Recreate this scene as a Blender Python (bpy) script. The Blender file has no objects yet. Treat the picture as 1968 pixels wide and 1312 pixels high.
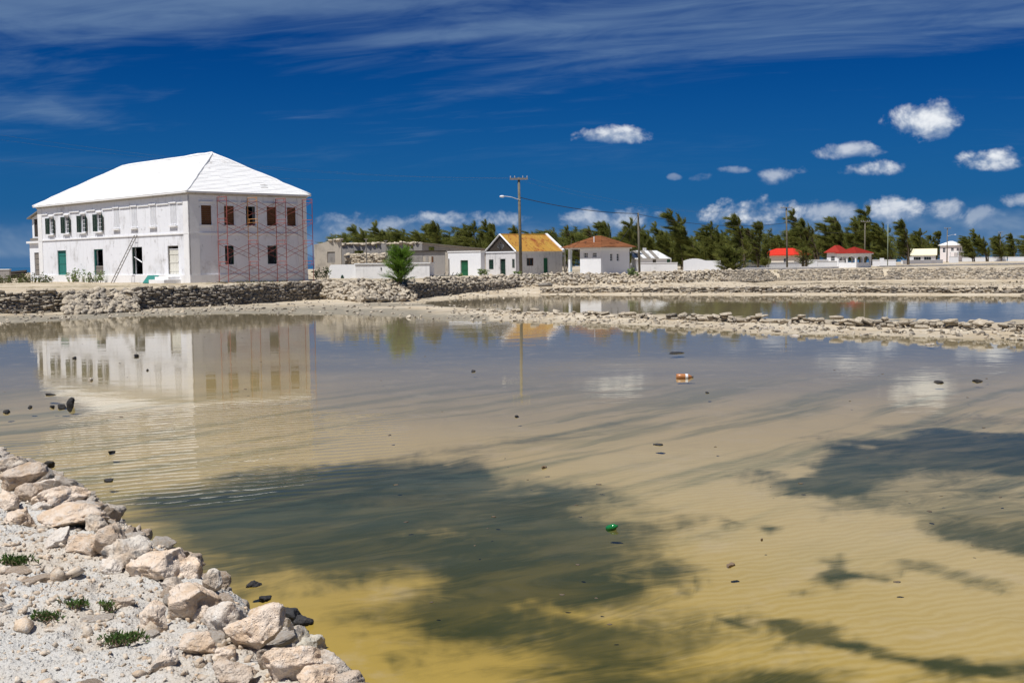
import bpy, math, random
import numpy as np
from mathutils import Matrix, Vector

# ------------------------------------------------------------------ camera, sky, sun, exposure
SC = bpy.context.scene
COL = SC.collection
FPX, HCAM, PITCH, ROLL = 2300.0, 2.5, math.radians(3.83), math.radians(-0.7)
cam_d = bpy.data.cameras.new('camera'); cam = bpy.data.objects.new('camera', cam_d); COL.objects.link(cam)
cam_d.sensor_width = 36.0; cam_d.lens = FPX / 1968.0 * 36.0
cam_d.clip_start = 0.05; cam_d.clip_end = 60000.0
ROT = Matrix.Rotation(math.pi/2 - PITCH, 3, 'X') @ Matrix.Rotation(ROLL, 3, 'Z')
cam.matrix_world = Matrix.Translation((0, 0, HCAM)) @ ROT.to_4x4()
SC.camera = cam

SUN_EL = math.radians(65.0)
SUN_XY = (-0.68, -0.735)
_n = math.hypot(*SUN_XY)
SUN_DIR = Vector((SUN_XY[0]/_n*math.cos(SUN_EL), SUN_XY[1]/_n*math.cos(SUN_EL), math.sin(SUN_EL)))
sun_d = bpy.data.lights.new('sun', 'SUN'); sun = bpy.data.objects.new('sun', sun_d); COL.objects.link(sun)
sun_d.energy = 5.0; sun_d.angle = math.radians(0.53); sun_d.color = (1.0, 0.97, 0.925)
sun.rotation_euler = (-SUN_DIR).to_track_quat('-Z', 'Y').to_euler()
sun.location = (-30, -40, 60)

SC.view_settings.view_transform = 'Standard'; SC.view_settings.look = 'None'
SC.view_settings.exposure = 0.12; SC.view_settings.gamma = 1.0; SC.view_settings.use_curve_mapping = False
SC.cycles.max_bounces = 5; SC.cycles.diffuse_bounces = 3; SC.cycles.glossy_bounces = 2
SC.cycles.transparent_max_bounces = 12; SC.cycles.caustics_reflective = False; SC.cycles.caustics_refractive = False
SC.cycles.use_denoising = True

def ray(x, y): return ROT @ Vector(((x-984)/FPX, (656-y)/FPX, -1.0))
def pz(x, y, z):
    d = ray(x, y); t = (z-HCAM)/d.z; return Vector((d.x*t, d.y*t, z))
def pd(x, y, Y):
    d = ray(x, y); t = Y/d.y; return Vector((d.x*t, Y, HCAM+d.z*t))
def pX(x, Y): return pd(x, 500, Y).x
def zat(x, y, Y): return pd(x, y, Y).z

class NT:
    """small node-tree helper"""
    def __init__(s, tree): s.t = tree; s.n = tree.nodes; s.l = tree.links
    def new(s, typ, **kw):
        nd = s.n.new(typ)
        for k, v in kw.items(): setattr(nd, k, v)
        return nd
    def put(s, sock, v):
        if isinstance(v, bpy.types.NodeSocket): s.l.new(v, sock)
        elif v is not None:
            if hasattr(sock.default_value, '__len__') and not hasattr(v, '__len__'): v = (v, v, v)
            if hasattr(v, '__len__') and len(sock.default_value) == 4 and len(v) == 3: v = (*v, 1.0)
            sock.default_value = v
    def m(s, op, a, b=None, c=None, clamp=False):
        nd = s.new('ShaderNodeMath', operation=op); nd.use_clamp = clamp
        for i, v in enumerate((a, b, c)):
            if v is not None: s.put(nd.inputs[i], v)
        return nd.outputs[0]
    def vm(s, op, a, b=None, out=0):
        nd = s.new('ShaderNodeVectorMath', operation=op); s.put(nd.inputs[0], a)
        if b is not None: s.put(nd.inputs[1], b)
        return nd.outputs[out]
    def sep(s, v):
        nd = s.new('ShaderNodeSeparateXYZ'); s.put(nd.inputs[0], v); return nd.outputs
    def comb(s, x, y, z=0.0):
        nd = s.new('ShaderNodeCombineXYZ')
        for i, v in enumerate((x, y, z)): s.put(nd.inputs[i], v)
        return nd.outputs[0]
    def noise(s, vec, scale, detail=4.0, rough=0.55, dist=0.0, col=False):
        nd = s.new('ShaderNodeTexNoise'); s.put(nd.inputs['Vector'], vec)
        nd.inputs['Scale'].default_value = scale; nd.inputs['Detail'].default_value = min(detail, 4.0)
        nd.inputs['Roughness'].default_value = rough; nd.inputs['Distortion'].default_value = dist
        return nd.outputs[1 if col else 0]
    def voro(s, vec, scale, feature='F1', out='Distance'):
        nd = s.new('ShaderNodeTexVoronoi', feature=feature); s.put(nd.inputs['Vector'], vec); nd.inputs['Scale'].default_value = scale
        return nd.outputs[out]
    def smooth(s, v, a, b):
        nd = s.new('ShaderNodeMapRange', interpolation_type='SMOOTHSTEP'); s.put(nd.inputs['Value'], v)
        nd.inputs['From Min'].default_value = a; nd.inputs['From Max'].default_value = b
        return nd.outputs[0]
    def mix(s, f, a, b, blend='MIX'):
        nd = s.new('ShaderNodeMix', data_type='RGBA', blend_type=blend)
        s.put(nd.inputs[0], f); s.put(nd.inputs[6], a); s.put(nd.inputs[7], b); return nd.outputs[2]
    def attr(s, name, out='Fac'):
        nd = s.new('ShaderNodeAttribute'); nd.attribute_name = name; return nd.outputs[out]
    def bump(s, h, strength=1.0, dist=0.02, normal=None):
        nd = s.new('ShaderNodeBump'); s.put(nd.inputs['Height'], h)
        s.put(nd.inputs['Strength'], strength); nd.inputs['Distance'].default_value = dist
        if normal is not None: s.put(nd.inputs['Normal'], normal)
        return nd.outputs[0]

# ---- world: Nishita sky, deepened as through a polariser, with cirrus and cumulus by direction
W = bpy.data.worlds.new('World'); SC.world = W; W.use_nodes = True
def build_world():
    t = NT(W.node_tree); t.n.clear()
    out = t.new('ShaderNodeOutputWorld'); bg = t.new('ShaderNodeBackground'); t.l.new(bg.outputs[0], out.inputs[0])
    sky = t.new('ShaderNodeTexSky', sky_type='NISHITA'); sky.sun_disc = False
    sky.sun_elevation = SUN_EL; sky.sun_rotation = math.atan2(SUN_DIR.x, SUN_DIR.y)
    sky.air_density = 1.0; sky.dust_density = 0.3; sky.ozone_density = 3.0; sky.altitude = 0
    g = t.new('ShaderNodeTexCoord').outputs['Generated']
    d = t.vm('NORMALIZE', g)
    x, y, z = t.sep(d)
    az = t.m('ARCTAN2', x, y); el = t.m('ARCSINE', z)
    # deepen
    gm = t.new('ShaderNodeGamma'); t.l.new(sky.outputs[0], gm.inputs[0]); gm.inputs[1].default_value = 1.35
    skyc = t.mix(1.0, gm.outputs[0], SKY_TINT, 'MULTIPLY')
    hs = t.new('ShaderNodeHueSaturation'); t.l.new(skyc, hs.inputs['Color']); hs.inputs['Saturation'].default_value = 1.3
    skyc = hs.outputs[0]
    # even out the bright horizon a little
    flat = t.m('POWER', t.smooth(el, 0.22, -0.02), 1.5)
    skyc = t.mix(t.m('MULTIPLY', flat, 0.82), skyc, SKY_LOW)
    # cirrus: streaks on a high sheet
    zz = t.m('ADD', t.m('MAXIMUM', z, 0.0), 0.06)
    cx = t.m('DIVIDE', x, zz); cy = t.m('DIVIDE', y, zz)
    cp = t.comb(t.m('MULTIPLY', cx, 0.33), t.m('ADD', t.m('MULTIPLY', cy, 0.62), t.m('MULTIPLY', cx, 0.16)))
    n1 = t.noise(cp, 1.05, 7, 0.62, 0.9); n2 = t.noise(cp, 5.0, 6, 0.70, 1.2)
    nn = t.m('ADD', t.m('MULTIPLY', n1, 0.72), t.m('MULTIPLY', n2, 0.28))
    up = t.m('MULTIPLY', t.smooth(t.m('ADD', el, t.m('MULTIPLY', t.m('SUBTRACT', n1, 0.5), 0.12)), 0.115, 0.20), 0.18)
    cir = t.smooth(t.m('ADD', nn, up), 0.50, 0.86)
    cir = t.m('MULTIPLY', cir, t.smooth(el, 0.05, 0.13))
    skyc = t.mix(t.m('MULTIPLY', cir, 0.62), skyc, (1.75, 2.75, 4.2))
    # cumulus
    pv = t.comb(az, t.m('MULTIPLY', el, 1.25))
    nA = t.noise(pv, 34.0, 7, 0.60, 0.25); nB = t.noise(pv, 120.0, 5, 0.6)
    pvs = t.vm('ADD', pv, (-0.006, 0.010, 0.0)); nA2 = t.noise(pvs, 34.0, 6, 0.60, 0.25)
    nv = t.m('ADD', t.m('MULTIPLY', t.m('SUBTRACT', nA, 0.5), 2.9), t.m('MULTIPLY', t.m('SUBTRACT', nB, 0.5), 0.8))
    dens = None; hgt = None
    clouds = [(1773,238,88,44,1.0),(1178,263,84,22,.85),(1905,310,66,28,.95),(1675,328,64,21,.9),(1632,292,64,21,.62),
              (1500,338,46,24,.45),(1411,327,34,10,.28),(1350,342,27,13,.26),(1296,341,16,9,.2),
              (1452,412,118,34,.85),(1720,406,62,34,.75),(1815,410,46,28,.5),(1590,412,66,30,.45),(1890,424,44,26,.3),
              (905,424,140,22,.55),(1165,424,130,28,.55),(700,440,110,34,.32),(1960,385,40,18,.45),(640,432,50,24,.22)]
    for (cx_, cy_, rx, ry, op) in clouds:
        r = ray(cx_, cy_).normalized(); a0 = math.atan2(r.x, r.y); e0 = math.asin(r.z)
        da = t.m('MULTIPLY', t.m('SUBTRACT', az, a0), FPX/rx)
        de = t.m('MULTIPLY', t.m('SUBTRACT', el, e0), FPX/ry)
        deb = t.m('MAXIMUM', de, t.m('MULTIPLY', de, -1.35))
        q = t.m('SUBTRACT', 0.80, t.m('ADD', t.m('MULTIPLY', da, da), t.m('MULTIPLY', deb, deb)))
        q = t.m('MAXIMUM', q, -2.0)
        q = t.m('ADD', q, nv)
        o = t.m('MULTIPLY', t.smooth(q, -0.05, 0.95), op*.93)
        inside = t.m('GREATER_THAN', o, 0.001)
        hh = t.m('MULTIPLY', inside, t.m('ADD', de, 2.0))
        dens = o if dens is None else t.m('MAXIMUM', dens, o)
        hgt = hh if hgt is None else t.m('MAXIMUM', hgt, hh)
    # low band of small cumulus all round the horizon
    band = t.m('MULTIPLY', t.smooth(el, -0.01, 0.012), t.smooth(el, 0.062, 0.022))
    nL = t.noise(t.comb(t.m('MULTIPLY', az, 0.55), el), 24.0, 7, 0.62, 0.3)
    lowd = t.m('MULTIPLY', t.smooth(t.m('MULTIPLY', nL, band), 0.38, 0.72), 0.34)
    # thin grey veil low down
    veil = t.m('MULTIPLY', t.smooth(el, 0.05, 0.0), 0.22)
    skyc = t.mix(veil, skyc, (2.2, 3.3, 4.6))
    skyc = t.mix(lowd, skyc, (3.6, 4.4, 5.4))
    lit = t.m('ADD', t.m('MULTIPLY', t.m('SUBTRACT', nA, nA2), 2.6), t.m('ADD', 0.05, t.m('MULTIPLY', t.m('SUBTRACT', hgt, 1.0), 0.36)), clamp=True)
    cc = t.mix(t.smooth(lit, 0.05, 0.95), (2.7, 3.5, 4.9), (8.6, 8.8, 9.0))
    skyc = t.mix(dens, skyc, cc)
    t.l.new(skyc, bg.inputs[0]); bg.inputs[1].default_value = 0.1
    W.cycles.sampling_method = 'NONE'
SKY_TINT = (0.018, 0.085, 0.205)
SKY_LOW = (0.22, 1.14, 3.15)
build_world()

# ------------------------------------------------------------------ numpy noise
def _hash(ix, iy, iz, seed):
    h = np.sin(ix*127.1 + iy*311.7 + iz*74.7 + seed*53.3)*43758.5453
    return h - np.floor(h)
def vnoise(x, y, z=None, seed=0):
    x = np.asarray(x, float); y = np.asarray(y, float); z = np.zeros_like(x) if z is None else np.asarray(z, float)
    ix, iy, iz = np.floor(x), np.floor(y), np.floor(z)
    fx, fy, fz = x-ix, y-iy, z-iz
    fx = fx*fx*(3-2*fx); fy = fy*fy*(3-2*fy); fz = fz*fz*(3-2*fz)
    def c(a, b, e): return _hash(ix+a, iy+b, iz+e, seed)
    l = lambda a, b, f: a+(b-a)*f
    return l(l(l(c(0,0,0), c(1,0,0), fx), l(c(0,1,0), c(1,1,0), fx), fy), l(l(c(0,0,1), c(1,0,1), fx), l(c(0,1,1), c(1,1,1), fx), fy), fz)*2-1
def fbm(x, y, z=None, seed=0, oct=4, gain=0.5):
    a = 1.0; s = 0; f = 1.0
    for k in range(oct):
        s = s + a*vnoise(np.asarray(x)*f, np.asarray(y)*f, None if z is None else np.asarray(z)*f, seed+k*7)
        a *= gain; f *= 2.03
    return s
def sstep(a, b, v):
    t = np.clip((v-a)/(b-a), 0, 1); return t*t*(3-2*t)

# ------------------------------------------------------------------ mesh helpers
class MB:
    def __init__(s): s.v = []; s.f = []
    def add(s, vs, fs):
        o = len(s.v); s.v += [tuple(p) for p in vs]; s.f += [tuple(i+o for i in f) for f in fs]
    def box(s, x0, x1, y0, y1, z0, z1):
        s.add([(x0,y0,z0),(x1,y0,z0),(x1,y1,z0),(x0,y1,z0),(x0,y0,z1),(x1,y0,z1),(x1,y1,z1),(x0,y1,z1)],
              [(0,3,2,1),(4,5,6,7),(0,1,5,4),(1,2,6,5),(2,3,7,6),(3,0,4,7)]); return s
    def hexa(s, p):   # 8 points: bottom ring, top ring
        s.add(p, [(0,3,2,1),(4,5,6,7),(0,1,5,4),(1,2,6,5),(2,3,7,6),(3,0,4,7)]); return s
    def prism(s, ring0, ring1):
        n = len(ring0); s.add(list(ring0)+list(ring1), [tuple(reversed(range(n))), tuple(range(n, 2*n))] + [(i, (i+1) % n, n+(i+1) % n, n+i) for i in range(n)]); return s
    def tube(s, pts, rad, n=6, cap=True):
        pts = [Vector(p) for p in pts]; m = len(pts)
        if not hasattr(rad, '__len__'): rad = [rad]*m
        o = len(s.v)
        for i, p in enumerate(pts):
            d = (pts[min(i+1, m-1)]-pts[max(i-1, 0)]).normalized()
            a = d.orthogonal().normalized() if abs(d.z) > 0.99 or i == 0 else a
            if i == 0 and abs(d.z) < 0.99: a = d.cross(Vector((0, 0, 1))).normalized()
            a = (a - d*a.dot(d)).normalized(); b = d.cross(a)
            for k in range(n):
                t = 2*math.pi*k/n; q = p + (a*math.cos(t)+b*math.sin(t))*rad[i]; s.v.append(tuple(q))
        for i in range(m-1):
            for k in range(n):
                k2 = (k+1) % n; s.f.append((o+i*n+k, o+i*n+k2, o+(i+1)*n+k2, o+(i+1)*n+k))
        if cap:
            s.f.append(tuple(o+k for k in reversed(range(n)))); s.f.append(tuple(o+(m-1)*n+k for k in range(n)))
        return s
    def mesh(s, name):
        me = bpy.data.meshes.new(name); me.from_pydata(s.v, [], s.f); me.update(); return me
    def build(s, name, mat, parent=None, smooth=False):
        return obj(name, s.mesh(name), mat, parent, smooth)
def obj(name, me, mat, parent=None, smooth=False):
    o = bpy.data.objects.new(name, me); COL.objects.link(o)
    if mat is not None and not me.materials: me.materials.append(mat)
    if smooth: me.polygons.foreach_set('use_smooth', [True]*len(me.polygons))
    o.parent = parent; return o
def np_mesh(name, V, Fc, attrs=None, smooth=False):
    me = bpy.data.meshes.new(name); V = np.asarray(V, np.float32); Fc = np.asarray(Fc, np.int32); k = Fc.shape[1]
    me.vertices.add(len(V)); me.vertices.foreach_set('co', V.ravel())
    me.loops.add(Fc.size); me.loops.foreach_set('vertex_index', Fc.ravel())
    me.polygons.add(len(Fc)); me.polygons.foreach_set('loop_start', np.arange(0, Fc.size, k, dtype=np.int32))
    if smooth: me.polygons.foreach_set('use_smooth', np.ones(len(Fc), bool))
    for nm, dat in (attrs or {}).items():
        a = me.attributes.new(nm, 'FLOAT', 'POINT'); a.data.foreach_set('value', np.asarray(dat, np.float32))
    me.update(calc_edges=True); return me
def grid_faces(nr, nc):
    i = np.arange(nr*nc).reshape(nr, nc)
    return np.stack([i[:-1,:-1].ravel(), i[:-1,1:].ravel(), i[1:,1:].ravel(), i[1:,:-1].ravel()], 1)
def tag(o, label, cat, group=None):
    o['label'] = label; o['category'] = cat
    if group: o['group'] = group
    return o
def thing(name, label, cat, loc=(0,0,0), rz=0.0, group=None):
    o = bpy.data.objects.new(name, None); COL.objects.link(o); o.location = loc; o.rotation_euler = (0,0,rz); o.empty_display_size = .3
    return tag(o, label, cat, group)
def struct(o): o['kind'] = 'structure'; return o
def stuff(o): o['kind'] = 'stuff'; return o
def copy_tree(o, parent=None):
    c = o.copy(); COL.objects.link(c); c.parent = parent
    for ch in list(o.children): copy_tree(ch, c)
    return c

# ------------------------------------------------------------------ materials
MATS = {}
def mat(name, fn=None, color=(.5,.5,.5), rough=.7, metal=0.0, spec=0.3):
    if name in MATS: return MATS[name]
    m = bpy.data.materials.new(name); m.use_nodes = True; t = NT(m.node_tree)
    p = t.n['Principled BSDF']; t.put(p.inputs['Base Color'], color); p.inputs['Roughness'].default_value = rough
    p.inputs['Metallic'].default_value = metal; p.inputs['Specular IOR Level'].default_value = spec
    if fn: fn(t, p)
    MATS[name] = m; return m
def oc(t): return t.new('ShaderNodeTexCoord').outputs['Object']
def pos(t): return t.new('ShaderNodeNewGeometry').outputs['Position']
def orand(t): return t.new('ShaderNodeObjectInfo').outputs['Random']

def plaster(name, base=(.80,.79,.78), dirt=(.42,.40,.37), amt=.5, streak=True, sc=1.0):
    def fn(t, p):
        v = pos(t); x, y, z = t.sep(v)
        n1 = t.noise(v, .55*sc, 8, .68); n2 = t.noise(t.comb(t.m('MULTIPLY', x, 3), t.m('MULTIPLY', y, 3), t.m('MULTIPLY', z, .35)), 1.3*sc, 6, .65)
        n3 = t.noise(v, 9, 5, .7)
        f = t.m('ADD', t.m('MULTIPLY', t.smooth(n1, .50, .74), .75), t.m('MULTIPLY', t.smooth(n2, .53, .76), .6 if streak else .15))
        f = t.m('MULTIPLY', f, t.m('MULTIPLY', t.m('ADD', .35, n3), amt), clamp=True)
        c = t.mix(f, base, dirt)
        c = t.mix(t.m('MULTIPLY', t.smooth(t.noise(v, 2.2, 9, .75), .60, .72), amt*.55), c, tuple(k*.62 for k in dirt))
        t.put(p.inputs['Base Color'], c)
        t.put(p.inputs['Normal'], t.bump(t.m('ADD', n3, t.m('MULTIPLY', n1, 2)), .5, .02))
    return mat(name, fn, rough=.9, spec=.15)
def paint(name, c, var=.35, rough=.6, scale=4.0, dark=.5):
    def fn(t, p):
        v = pos(t); n = t.noise(v, scale, 7, .7)
        t.put(p.inputs['Base Color'], t.mix(t.m('MULTIPLY', t.smooth(n, .45, .7), var), c, tuple(k*dark for k in c)))
        t.put(p.inputs['Normal'], t.bump(n, .3, .01))
    return mat(name, fn, rough=rough, spec=.3)

def limestone(name, light, tan, dark, darkamt, attr=None, sc=1.0, bumpd=.02, white=.35):
    def fn(t, p):
        v = oc(t) if attr is None else pos(t); r = orand(t) if attr is None else t.attr(attr)
        vo = t.vm('ADD', v, t.comb(t.m('MULTIPLY', r, 37.0), t.m('MULTIPLY', r, 91.0), t.m('MULTIPLY', r, 13.0)))
        n1 = t.noise(vo, 3.2*sc, 7, .65, .3); n2 = t.noise(vo, 14*sc, 8, .7); n3 = t.noise(vo, 55*sc, 5, .7)
        c = t.mix(t.smooth(n1, .38, .66), light, tan)
        c = t.mix(t.m('MULTIPLY', t.smooth(n2, .52, .7), white), c, (.68,.655,.61))
        rr = t.m('FRACT', t.m('MULTIPLY', r, 7.31))
        dk = t.m('MULTIPLY', t.smooth(t.m('ADD', t.m('MULTIPLY', n1, .5), t.m('MULTIPLY', t.noise(vo, 6*sc, 6, .7, .5), .5)), .49, .62), 1.0)
        c = t.mix(t.m('MULTIPLY', dk, t.m('MULTIPLY', t.m('ADD', .35, rr), darkamt), clamp=True), c, dark)
        c = t.mix(t.m('MULTIPLY', t.smooth(t.voro(vo, 38*sc), .16, .02), .35), c, dark)
        hs = t.new('ShaderNodeHueSaturation'); t.put(hs.inputs['Color'], c); t.put(hs.inputs['Value'], t.m('ADD', .78, t.m('MULTIPLY', r, .38)))
        t.put(p.inputs['Base Color'], hs.outputs[0])
        h = t.m('ADD', t.m('ADD', t.m('MULTIPLY', n2, 1.0), t.m('MULTIPLY', n3, .45)), t.m('MULTIPLY', t.smooth(t.voro(vo, 30*sc), .25, 0.0), -.35))
        t.put(p.inputs['Normal'], t.bump(h, .9, bumpd))
    return mat(name, fn, rough=.93, spec=.12)

M_PLASTER = plaster('plaster_house', (.79,.795,.82), (.38,.36,.34), .85)
M_TRIM = plaster('plaster_trim', (.82,.81,.80), (.5,.48,.45), .35)
M_WHITE = plaster('plaster_white', (.80,.81,.83), (.5,.5,.5), .18)
M_GREYPL = plaster('plaster_weathered', (.66,.65,.65), (.26,.25,.25), 1.1)
M_CISTERN = plaster('plaster_cistern', (.78,.78,.78), (.40,.40,.41), .7)
M_RUIN = plaster('ruin_plaster', (.50,.45,.38), (.22,.20,.18), 1.0, sc=1.6)
M_RUINGREY = plaster('ruin_grey', (.34,.32,.30), (.14,.13,.13), 1.0, sc=1.6)
M_CREAM = plaster('plaster_cream', (.80,.73,.62), (.5,.42,.3), .25)
M_PINK = plaster('plaster_pink', (.80,.74,.72), (.5,.45,.45), .2)
M_CORNICE = plaster('cornice_grey', (.46,.43,.39), (.16,.15,.14), 1.0, sc=2.2)
M_GREEN = paint('green_paint', (.018,.125,.060), .4)
M_DKGREEN = paint('dark_green_paint', (.012,.040,.028), .4)
M_TEAL = paint('teal_paint', (.03,.20,.17), .5)
M_WPAINT = paint('white_paint', (.74,.74,.75), .3, dark=.7)
M_CREAMDOOR = paint('cream_door_paint', (.68,.66,.58), .4, dark=.7)
M_BROWN = paint('brown_board', (.135,.062,.028), .6, .8, 3.0)
M_BROWNSH = paint('brown_shutter', (.17,.085,.06), .5, .8, 5.0)
M_DARKWOOD = paint('dark_wood', (.05,.04,.032), .5, .85, 5)
M_GREYWOOD = paint('grey_wood', (.22,.20,.175), .6, .85, 6)
M_POLE = paint('pole_wood', (.16,.145,.11), .7, .9, 5)
M_METAL = mat('galvanised_metal', color=(.55,.56,.57), rough=.45, metal=.6)
M_DARKMETAL = mat('dark_metal', color=(.09,.09,.09), rough=.5, metal=.3)
M_SCAFF = paint('scaffold_red', (.36,.10,.085), .5, .55, 3.0, .6)
M_SCAFFY = paint('scaffold_ochre', (.55,.27,.10), .4, .55, 3.0, .6)
M_BRACE = paint('brace_steel', (.22,.06,.05), .6, .5, 3.0)
M_CABLE = mat('cable_black', color=(.03,.03,.035), rough=.6)
M_WIRE = mat('wire_grey', color=(.16,.17,.19), rough=.5)
M_GLASS = mat('window_glass', color=(.02,.03,.035), rough=.08, spec=.6)
M_RED = paint('red_roof_paint', (.62,.035,.015), .25, .6, 2.0)
M_DKRED = paint('dark_red_shingle', (.30,.022,.012), .4, .8, 3.0)
M_YELROOF = paint('cream_roof_paint', (.74,.68,.48), .3, .7, 1.0, .75)
M_BLUESTEP = paint('blue_paint', (.16,.38,.46), .3, .6, 2.0)
M_SHINGLE = None
def _roofwhite(t, p):
    v = oc(t); x, y, z = t.sep(v)
    n = t.noise(v, .8, 8, .7); s = t.noise(t.comb(t.m('MULTIPLY', x, .6), t.m('MULTIPLY', y, .6), t.m('MULTIPLY', z, 9)), 1.2, 6, .7)
    f = t.m('MULTIPLY', t.smooth(s, .58, .75), t.smooth(n, .42, .66))
    c = t.mix(t.m('MULTIPLY', f, .85), (.80,.79,.775), (.38,.36,.33))
    t.put(p.inputs['Base Color'], c); t.put(p.inputs['Normal'], t.bump(t.noise(v, 8, 6, .7), .4, .02))
M_ROOFW = mat('white_roof_wash', _roofwhite, rough=.9, spec=.1)
def _shingle(t, p):
    v = pos(t); n = t.noise(v, 1.6, 8, .72); r = t.attr('tint')
    c = t.mix(r, (.34,.145,.065), (.23,.095,.045)); c = t.mix(t.smooth(n, .56, .66), c, (.09,.045,.03))
    t.put(p.inputs['Base Color'], c); t.put(p.inputs['Normal'], t.bump(t.noise(v, 12, 4), .5, .02))
M_SHINGLE = mat('brown_shingle', _shingle, rough=.95, spec=.1)
def _tin(t, p):
    v = pos(t); x, y, z = t.sep(v); n = t.noise(v, .7, 8, .7, .4); s = t.noise(t.comb(t.m('MULTIPLY', x, 3), t.m('MULTIPLY', y, 3), t.m('MULTIPLY', z, .5)), 1.0, 7, .7)
    r = orand(t)
    c = t.mix(t.m('MULTIPLY', r, .6), (.44,.265,.05), (.40,.17,.03))
    c = t.mix(t.smooth(t.m('ADD', t.m('MULTIPLY', n, .6), t.m('MULTIPLY', s, .4)), .50, .62), c, (.26,.075,.022))
    c = t.mix(t.smooth(t.noise(v, 3, 7, .75), .60, .68), c, (.10,.035,.015))
    t.put(p.inputs['Base Color'], c)
M_TIN = mat('rusty_tin', _tin, rough=.7, spec=.3)
M_OLDROOF = plaster('old_white_roof', (.66,.66,.65), (.10,.10,.11), 1.5, sc=1.5)

def leaf_mat(name, c1, c2, trans=.25):
    def fn(t, p):
        v = pos(t); n = t.noise(v, 1.1, 5, .6); r = t.attr('tint')
        c = t.mix(t.m('ADD', t.m('MULTIPLY', r, .6), t.m('MULTIPLY', t.smooth(n, .35, .65), .4)), c1, c2)
        t.put(p.inputs['Base Color'], c)
        tr = t.new('ShaderNodeBsdfTranslucent'); t.put(tr.inputs[0], c)
        mx = t.new('ShaderNodeMixShader'); mx.inputs[0].default_value = trans
        o = t.n['Material Output']; t.l.new(p.outputs[0], mx.inputs[1]); t.l.new(tr.outputs[0], mx.inputs[2]); t.l.new(mx.outputs[0], o.inputs[0])
    return mat(name, fn, rough=.7, spec=.2)
M_CAS = leaf_mat('casuarina_needles', (.085,.108,.024), (.265,.275,.07), .42)
M_CAS2 = leaf_mat('casuarina_bush_needles', (.07,.16,.015), (.22,.34,.045), .35)
M_WEED = leaf_mat('weed_leaves', (.05,.09,.02), (.15,.17,.05))
M_SEAGR = leaf_mat('broad_leaves', (.09,.17,.04), (.30,.36,.16))
M_SUCC = leaf_mat('succulent_leaves', (.045,.10,.022), (.13,.20,.05))
M_DRYTW = paint('dry_twig', (.20,.14,.09), .4)
M_BARK = paint('bark', (.11,.085,.06), .5, .9, 3)

M_STONE = limestone('stone_pale', (0.516,0.456,0.361), (0.430,0.344,0.241), (0.112,0.103,0.090), .85)
M_STONED = limestone('stone_weathered', (.34,.30,.25), (.26,.22,.17), (.07,.065,.06), 1.25)
M_STONE_A = limestone('stone_pale_mass', (0.516,0.456,0.361), (0.430,0.344,0.241), (0.112,0.103,0.090), .85, attr='tint')
M_STONED_A = limestone('stone_weathered_mass', (.34,.30,.25), (.26,.22,.17), (.07,.065,.06), 1.25, attr='tint')
M_BOULD = limestone('boulder_limestone', (.690,.575,.465), (.610,.445,.300), (.22,.18,.14), .40, sc=1.6, bumpd=.026, white=.6)
M_BOULDW = limestone('boulder_chalk', (0.671,0.611,0.542), (0.602,0.490,0.378), (0.172,0.155,0.138), .4, sc=1.6, bumpd=.02, white=.8)
M_BOULDG = limestone('boulder_grey', (0.568,0.516,0.447), (0.533,0.421,0.310), (0.146,0.138,0.129), .8, sc=1.6, bumpd=.022, white=.5)
M_PEB = limestone('pebbles_mass', (0.585,0.507,0.413), (0.533,0.396,0.267), (0.172,0.146,0.120), .4, attr='tint', sc=2.2, bumpd=.01, white=.7)
M_WETROCK = limestone('wet_dark_rock', (.045,.045,.048), (.06,.055,.05), (.02,.02,.022), .8, sc=2.0, bumpd=.02, white=.05)
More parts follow.
